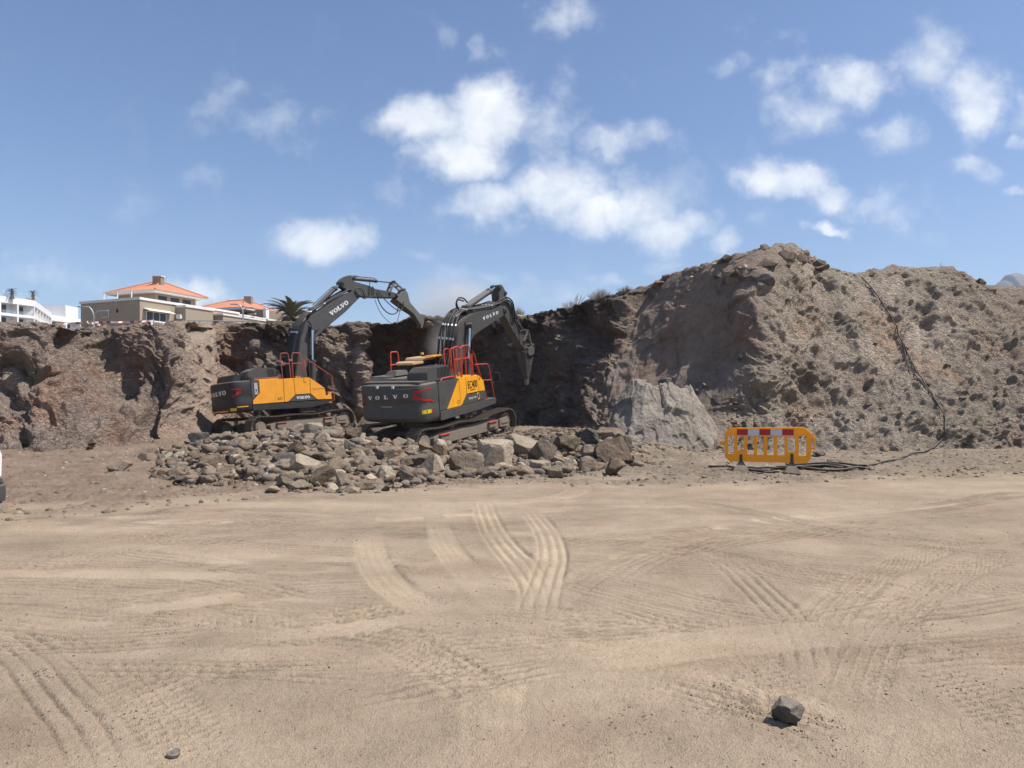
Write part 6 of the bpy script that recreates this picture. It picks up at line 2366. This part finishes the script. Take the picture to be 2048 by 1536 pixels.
C2 = (-36.0, 95.0)
v2h = empty('villa', (C2[0], C2[1], 5.8))
tag(v2h, 'farther villa with orange roof seen behind stepped beige garden blocks', 'house')
part(v2h, 'wall', 'villa_brown', lambda m: obox(m, C2, 8.0, 6.0, 5.4, 14.2, a=.9, b=1.0))
part(v2h, 'eaves', 'villa_trim', lambda m: obox(m, C2, 9.6, 7.6, 14.15, 14.45, a=0, b=0))
mm_ = MB()
rv = hip_roof(mm_, C2, -.1, -.1, 9.8, 7.8, 14.45, 16.0, .35)
rf = mm_.build('roof', 'roof_tile', v2h)
rf.matrix_parent_inverse = Matrix.Translation(-Vector(v2h.location))
tile_ridges(rv, rf)
part(v2h, 'chimney', 'villa_brown', lambda m: m.box((-37.1, 98.2, 15.0), (-36.1, 99.0, 16.3)), parent=rf)
for k in range(4):
    part(v2h, 'window', 'glass_dark', lambda m: obox(m, C2, .05, 1.1, 12.7, 13.9, a=.85, b=1.3 + k * 1.4))
for k in range(3):
    part(v2h, 'window', 'glass_dark', lambda m: obox(m, C2, 1.8, .05, 12.7, 13.8, a=1.3 + k * 2.3, b=.95))
part(v2h, 'awning', 'awning_white', lambda m: obox(m, C2, 1.4, 3.4, 13.55, 13.7, a=-.6, b=1.6))
for nm, px, D, zt, lu, lv in (('first', 413, 82, 12.4, 1.4, 5.0), ('second', 465, 88, 12.5, 1.6, 4.2), ('third', 508, 90, 12.3, 1.7, 5.0)):
    c = P(px, 700, D)
    bk = empty('garden_wall', (c.x, c.y, 5.6))
    tag(bk, {'first': 'beige garden block with white coping beside the villa carport', 'second': 'lower beige garden block with white coping behind the street lamp', 'third': 'lowest beige garden block with white coping beside the palm'}[nm], 'wall')
    part(bk, 'block', 'villa_render', lambda m: obox(m, (c.x, c.y), lu, lv, 5.2, zt))
    part(bk, 'coping', 'villa_trim', lambda m: obox(m, (c.x, c.y), lu + .2, lv + .2, zt, zt + .2, a=-.1, b=-.1))
c = P(528, 700, 96)
bk = empty('side_building', (c.x, c.y, 5.6))
tag(bk, 'small beige building with a white pillar behind the palm', 'building')
part(bk, 'wall', 'villa_brown', lambda m: obox(m, (c.x, c.y), 1.6, 6, 5.4, 14.2))
part(bk, 'pillar', 'villa_trim', lambda m: obox(m, (c.x, c.y), .5, .6, 5.4, 14.3, a=-.6, b=-.3))
part(bk, 'annex', 'villa_render', lambda m: obox(m, (c.x, c.y), 1.5, 3.0, 5.4, 13.6, a=-2.4, b=3.0))

for px, D, lab in ((352, 84, 'white car parked under the villa carport'), (368, 89, 'white van parked behind the carport pillar')):
    c = P(px, 640, D)
    car('car', (c.x, c.y, 9.15), R_(150), lab)


# white terraced hotel
def facade(root, a, b_, ztop, floors, bays, depth=7.0, dark=False):
    a, b_ = Vector((a[0], a[1], 0)), Vector((b_[0], b_[1], 0))
    d = (b_ - a)
    L = d.length
    d.normalize()
    n = Vector((-d.y, d.x, 0))
    if n.dot(a) < 0:
        n = -n                                  # n points away from the camera

    def q(m, s0, s1, e0, e1, z0, z1):
        pp = [a + d * s0 + n * e0, a + d * s1 + n * e0, a + d * s1 + n * e1, a + d * s0 + n * e1]
        m.slab([(p.x, p.y) for p in pp], z0, z1)
    fh = 2.55
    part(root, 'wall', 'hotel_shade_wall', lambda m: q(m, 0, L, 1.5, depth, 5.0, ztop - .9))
    part(root, 'parapet', 'white_render', lambda m: q(m, 0, L, 0, depth - .4, ztop - 1.25, ztop))
    for f in range(floors):
        zt = ztop - 1.25 - f * fh
        part(root, 'balcony_slab', 'white_render', lambda m: q(m, 0, L, 0, 1.5, zt - fh, zt - fh + .55))
        for k in range(bays + 1):
            s0 = L * k / bays - .15
            part(root, 'fin', 'white_render', lambda m: q(m, max(s0, 0.0), min(s0 + .3, L), .02, 1.5, zt - fh + .55, zt))
        for k in range(bays):
            s0 = L * k / bays
            w_ = L / bays
            if dark:
                part(root, 'window', 'glass_dark', lambda m: q(m, s0 + w_ * .22, s0 + w_ * .88, .9, 1.0, zt - fh + .60, zt - .1))
            else:
                dr = part(root, 'door', 'glass_dark', lambda m: q(m, s0 + w_ * .34, s0 + w_ * .58, 1.40, 1.49, zt - fh + .56, zt - .25))
                part(root, 'timber_panel', 'timber_panel', lambda m: q(m, s0 + w_ * .08, s0 + w_ * .32, 1.42, 1.49, zt - fh + .56, zt - .15))
                part(root, 'railing', 'glass_clear', lambda m: q(m, s0 + .2, s0 + w_ - .2, .05, .09, zt - fh + .56, zt - fh + 1.2))


ht = empty('hotel', (-99, 145, 5.5))
tag(ht, 'white terraced hotel with balconies and roof terrace at the cliff top', 'building')
pA = [P(-75, 700, 134.6), P(0, 700, 140.0), P(70, 700, 147.6), P(103, 700, 168.0), P(162, 700, 176.5)]
facade(ht, pA[0], pA[2], 22.8, 4, 4)
facade(ht, pA[2], pA[3], 22.8, 4, 6, dark=True)
facade(ht, pA[3], pA[4], 22.3, 4, 2)
c = P(93, 700, 172)
part(ht, 'roof_block', 'white_render', lambda m: m.box((c.x - 1, c.y, 22.3), (c.x + 4.6, c.y + 5, 25.2)))
part(ht, 'roof_stair', 'villa_render', lambda m: m.box((c.x - 1.8, c.y - 5, 22.8), (c.x - .6, c.y - 3, 26.2)))
gA, gB = pA[0], P(60, 700, 146.5)
part(ht, 'glass_screen', 'glass_clear', lambda m: m.add([Vector((gA.x - .6, gA.y + .6, 22.8)), Vector((gB.x - .6, gB.y + .6, 22.8)), Vector((gB.x - .6, gB.y + .6, 23.9)), Vector((gA.x - .6, gA.y + .6, 23.9)),
                                                         Vector((gA.x - .7, gA.y + .6, 22.8)), Vector((gB.x - .7, gB.y + .6, 22.8)), Vector((gB.x - .7, gB.y + .6, 23.9)), Vector((gA.x - .7, gA.y + .6, 23.9))],
                                                        [(0, 1, 2, 3), (7, 6, 5, 4), (3, 2, 6, 7), (1, 5, 6, 2), (0, 3, 7, 4)]))


# ---- plants
def frond_mesh(L, seed):
    r = random.Random(seed)
    m = MB()
    n = 14
    sp_ = []
    for k in range(n + 1):
        t_ = k / n
        sp_.append(Vector((L * (t_ - .10 * t_ * t_), 0, L * (.42 * t_ - .62 * t_ * t_))))
    m.tube(sp_, .02, 5, rads=[.022 * (1 - .8 * k / n) for k in range(n + 1)])
    for k in range(60):
        t_ = .12 + .88 * k / 60
        i = min(int(t_ * n), n - 1)
        p = sp_[i].lerp(sp_[i + 1], t_ * n - i)
        tg = (sp_[i + 1] - sp_[i]).normalized()
        for sd in (-1, 1):
            ll = L * .17 * math.sin(math.pi * (.18 + .78 * t_)) * r.uniform(.8, 1.15)
            dr = (tg * .8 + Vector((0, sd * .62, .42 + r.uniform(-.15, .15)))).normalized()
            w_ = Vector((-dr.y, dr.x, 0)).normalized() * .012
            q = p + dr * ll + Vector((0, 0, -.10 * ll))
            m.add([p - w_, p + w_, p.lerp(q, .6) + w_ * .9, q, p.lerp(q, .6) - w_ * .9], [(0, 1, 2, 3, 4)])
    o = m.build('frond', 'palm_leaf', None)
    me = o.data
    bpy.data.objects.remove(o)
    return me


FR = [frond_mesh(1.0, k) for k in range(4)]


def palm(name, base_, hgt, L, n, label, seed, group=None):
    r = random.Random(seed)
    root = empty(name, base_)
    tag(root, label, 'palm', group)
    m = MB()
    m.tube([(0, 0, -.3), (.03, 0, hgt * .5), (0, .02, hgt)], .2, 10, rads=[.28 * L, .19 * L, .21 * L])
    for k in range(12):
        a = k * 2.4
        z = hgt * (.3 + .06 * k)
        m.cyl((0, 0, z), (.24 * L * math.cos(a), .24 * L * math.sin(a), z + .10), .05 * L, 6, r2=.02)
    m.build('trunk', 'palm_trunk', root)
    for k in range(n):
        o = bpy.data.objects.new('frond', FR[k % 4])
        COL.objects.link(o)
        o.parent = root
        el = r.uniform(-.35, 1.25) if k % 3 else r.uniform(.5, 1.3)
        o.location = (0, 0, hgt)
        o.rotation_euler = (r.uniform(-.3, .3), -el + .25, 2.39996 * k + r.uniform(-.2, .2))
        s_ = L * r.uniform(.85, 1.12)
        o.scale = (s_, s_, s_)
    return root


pp = P(583, 648, 50)
palm('palm_tree', (pp.x, 50, 5.4), 2.1, 2.2, 40, 'short palm with grey-green arching fronds behind the wooden rail', 2)
for px, py, D, lab in ((24, 592, 143, 'small palm on the hotel roof terrace near its glass screen'), (66, 590, 150, 'taller small palm at the corner of the hotel roof terrace')):
    pp = P(px, py, D)
    palm('roof_palm', (pp.x, D, 22.75), 1.0 if px < 50 else 1.7, 1.35, 16, lab, px)


def shrub(name, px, py, wpx, hpx, D, label, n=160, mat='dry_twig', leaf=None, seed=0, lean=0.0, plume=False):
    r = random.Random(seed)
    p = P(px, py, D)
    W_, H_ = wpx / F * D, hpx / F * D
    root = empty(name, p)
    tag(root, label, 'shrub')
    m = MB()
    ml = MB()
    for k in range(n):
        a = r.uniform(0, 6.28)
        sp_ = r.random() ** .7
        e = Vector((math.cos(a) * sp_ * W_ * .5 + lean * H_, math.sin(a) * sp_ * W_ * .4, H_ * (1.05 - .55 * sp_ * sp_) * r.uniform(.7, 1.05)))
        b0 = Vector((math.cos(a) * W_ * .08, math.sin(a) * W_ * .08, -.12))
        mid = b0.lerp(e, .5) + Vector((r.uniform(-.05, .05), r.uniform(-.05, .05), .08 * H_))
        m.tube([b0, mid, e], .006, 3, rads=[.011, .007, .003])
        for j in range(7 if plume else 4):
            t_ = r.uniform(.35, 1.0)
            q = mid.lerp(e, t_)
            d3 = Vector((r.uniform(-1, 1), r.uniform(-1, 1), r.uniform(-.2, 1))).normalized() * r.uniform(.04, .12)
            w_ = Vector((d3.y, -d3.x, .02)).normalized() * (.008 if plume else .006)
            ml.add([q - w_, q + w_, q + d3], [(0, 1, 2)])
    m.build('stems', mat, root)
    ml.build('leaves', leaf or 'dry_leaf', root, smooth=False)


shrub('dry_shrub', 1202, 606, 62, 28, 35.8, 'grey dry bush on the rim of the dug wall', 230, seed=1)
shrub('dry_grass', 1142, 622, 52, 20, 37.2, 'pale feathery dry grass tuft on the rim of the dug wall', 70, seed=2, plume=True)
shrub('dry_grass', 1152, 618, 30, 34, 37.2, 'taller pale plume of dry grass leaning beside the feathery tuft', 26, seed=6, lean=.25, plume=True)
shrub('dry_shrub', 1252, 588, 46, 16, 34.4, 'low dry bush close to the shoulder of the grey mound', 120, seed=3)
shrub('dry_shrub', 1036, 640, 34, 26, 40.5, 'dusty bush on the rim behind the stick of the newer excavator', 140, seed=4)
shrub('rim_plant', 1884, 542, 16, 18, 32.6, 'tiny two-leaved plant standing alone on the crest', 5, seed=5)


# ---- street lamps, tape, fence
def lamp(px, D, fork_y, arms, label):
    b0 = P(px, 700, D)
    root = empty('street_lamp', (b0.x, D, 5.3))
    tag(root, label, 'street lamp')
    fz = P(px, fork_y, D).z - 5.3
    m = MB()
    m.tube([(0, 0, -.2), (0, 0, fz)], .07, 10, rads=[.09, .06])
    m.build('pole', 'lamp_metal', root)
    for ax, ay in arms:
        e = P(ax, ay, D) - Vector((b0.x, D, 5.3))
        m = MB()
        m.tube(spline([(0, 0, fz - .1), (e.x * .18, 0, fz + (e.z - fz) * .55), (e.x * .6, 0, fz + (e.z - fz) * .97), (e.x, 0, e.z)], 5), .045, 8)
        ar = m.build('arm', 'lamp_metal', root, angle=60)
        m = MB()
        s_ = math.copysign(1, e.x)
        m.prism([(e.x - s_ * .1, e.z - .05), (e.x + s_ * .55, e.z - .02), (e.x + s_ * .55, e.z + .05), (e.x - s_ * .1, e.z + .07)], -.10, .10)
        m.build('lamp_head', 'lamp_metal', ar, bevel=.02)


lamp(188, 48, 634, ((172, 614), (201, 622)), 'double-armed street lamp in front of the blank villa wall')
lamp(486, 62, 626, ((473, 609), (495, 616)), 'double-armed street lamp in front of the farther villa')


def tape(pix, D, label, seed):
    """striped warning tape strung between thin posts"""
    pts = [P(px, py, D) for px, py in pix]
    root = empty('warning_tape', pts[0])
    tag(root, label, 'tape')
    a = resample([p - pts[0] for p in spline(pts, 8)], 26)
    mr, mw = MB(), MB()
    for k in range(25):
        p, q = a[k][0], a[k + 1][0]
        tw = .05 * math.sin(k * .9 + seed)
        (mr if k % 2 else mw).add([p + Vector((0, -tw, -.05)), q + Vector((0, -tw, -.05)), q + Vector((0, tw, .05)), p + Vector((0, tw, .05)), p + Vector((0, -tw + .004, -.05)), q + Vector((0, -tw + .004, -.05)), q + Vector((0, tw + .004, .05)), p + Vector((0, tw + .004, .05))],
                                  [(0, 1, 2, 3), (7, 6, 5, 4), (0, 4, 5, 1), (3, 2, 6, 7)])
    mr.build('red_stripes', 'tape_red', root)['kind'] = 'stuff'
    mw.build('white_stripes', 'tape_white', root)['kind'] = 'stuff'
    for p in (a[0][0], a[-1][0]):
        m = MB()
        m.cyl(p + Vector((0, .03, -.9)), p + Vector((0, .03, .08)), .02, 8)
        m.build('post', 'fence_wood', root)


tape([(112, 649), (160, 646), (215, 644.5), (260, 644), (315, 641)], 36.5, 'red and white warning tape strung along the cliff rim before the villa', 0)
tape([(174, 643), (190, 648), (205, 650.5), (220, 653)], 36.2, 'short loose end of warning tape sagging to the rim below the street lamp', 2)
fa, fb = P(534, 642, 42), P(606, 646, 42)
fr = empty('rail_fence', (fa.x, fa.y, fa.z - 1.0))
tag(fr, 'low wooden rail fence along the rim below the palm', 'fence')
L_ = (fb - fa)
for k in range(4):
    m = MB()
    p = L_ * (k / 3)
    m.cyl((p.x, p.y, .2), (p.x, p.y, 1.12 + p.z), .045, 8)
    m.build('post', 'fence_wood', fr)
for dz in (.98, .72):
    m = MB()
    m.tube([(0, -.05, dz), (L_.x * .5, -.05, dz + L_.z * .5 + .02), (L_.x, -.05, dz + L_.z)], .05, 8)
    m.build('rail', 'fence_wood', fr)
fa, fb = P(375, 641, 60), P(520, 643, 60)
fr = empty('pipe_railing', (fa.x, fa.y, fa.z - 1.0))
tag(fr, 'pale pipe railing along the road before the garden blocks', 'railing')
L_ = (fb - fa)
for k in range(7):
    p = L_ * (k / 6)
    m = MB()
    m.cyl((p.x, 0, -.4), (p.x, 0, 1.0 + p.z), .035, 8)
    m.build('post', 'lamp_metal', fr)
m = MB()
m.tube([(0, 0, 1.0), (L_.x, 0, 1.0 + L_.z)], .04, 8)
m.build('rail', 'lamp_metal', fr)

# ================================================================== air
# dust thrown up where the raised ripper breaks the rim
t = newmat('dust_volume')
tcn = t.new('ShaderNodeTexCoord')
pos = tcn.outputs['Object']
ln = t.vmath('LENGTH', t.vmath('MULTIPLY', pos, (1, 1, 1)))
fall = t.mapr(ln, .15, 1.0, 1.0, 0.0, smooth=True)
nn = t.noise(pos, 2.4, 5, .6, dist=.6)
den = t.math('MULTIPLY', t.math('MULTIPLY', fall, t.mapr(nn, .26, .66)), .8)
pvn = t.new('ShaderNodeVolumePrincipled')
pvn.inputs['Color'].default_value = (.995, .95, .88, 1)
pvn.inputs['Anisotropy'].default_value = 0.0
t.l.new(den, pvn.inputs['Density'])
on_ = t.new('ShaderNodeOutputMaterial')
t.l.new(pvn.outputs[0], on_.inputs['Volume'])
for nm, px, py, D, sx, sy, sz, lab in (('dust_cloud', 905, 608, 40.2, 3.8, 1.8, 2.1, 'tan dust cloud blowing off the rim beside the raised ripper'),
                                       ('dust_cloud', 885, 690, 38.9, 1.2, .9, 1.8, 'falling dust in front of the dark face below the raised ripper')):
    m = MB()
    m.box((-1, -1, -1), (1, 1, 1))
    o = m.build(nm, 'dust_volume', None, smooth=False)
    o.location = P(px, py, D)
    o.scale = (sx, sy, sz)
    tag(o, lab, 'dust', kind='stuff')

t = newmat('haze_volume')
pvn = t.new('ShaderNodeVolumePrincipled')
pvn.inputs['Color'].default_value = (.62, .80, 1.0, 1)
pvn.inputs['Density'].default_value = 1.3e-4
on_ = t.new('ShaderNodeOutputMaterial')
t.l.new(pvn.outputs[0], on_.inputs['Volume'])
m = MB()
m.box((-3000, -3000, -2.0), (3000, 3000, 500))
hz = m.build('haze', 'haze_volume', None, smooth=False)
tag(hz, 'thin pale haze in the air over the whole place', 'haze', kind='stuff')
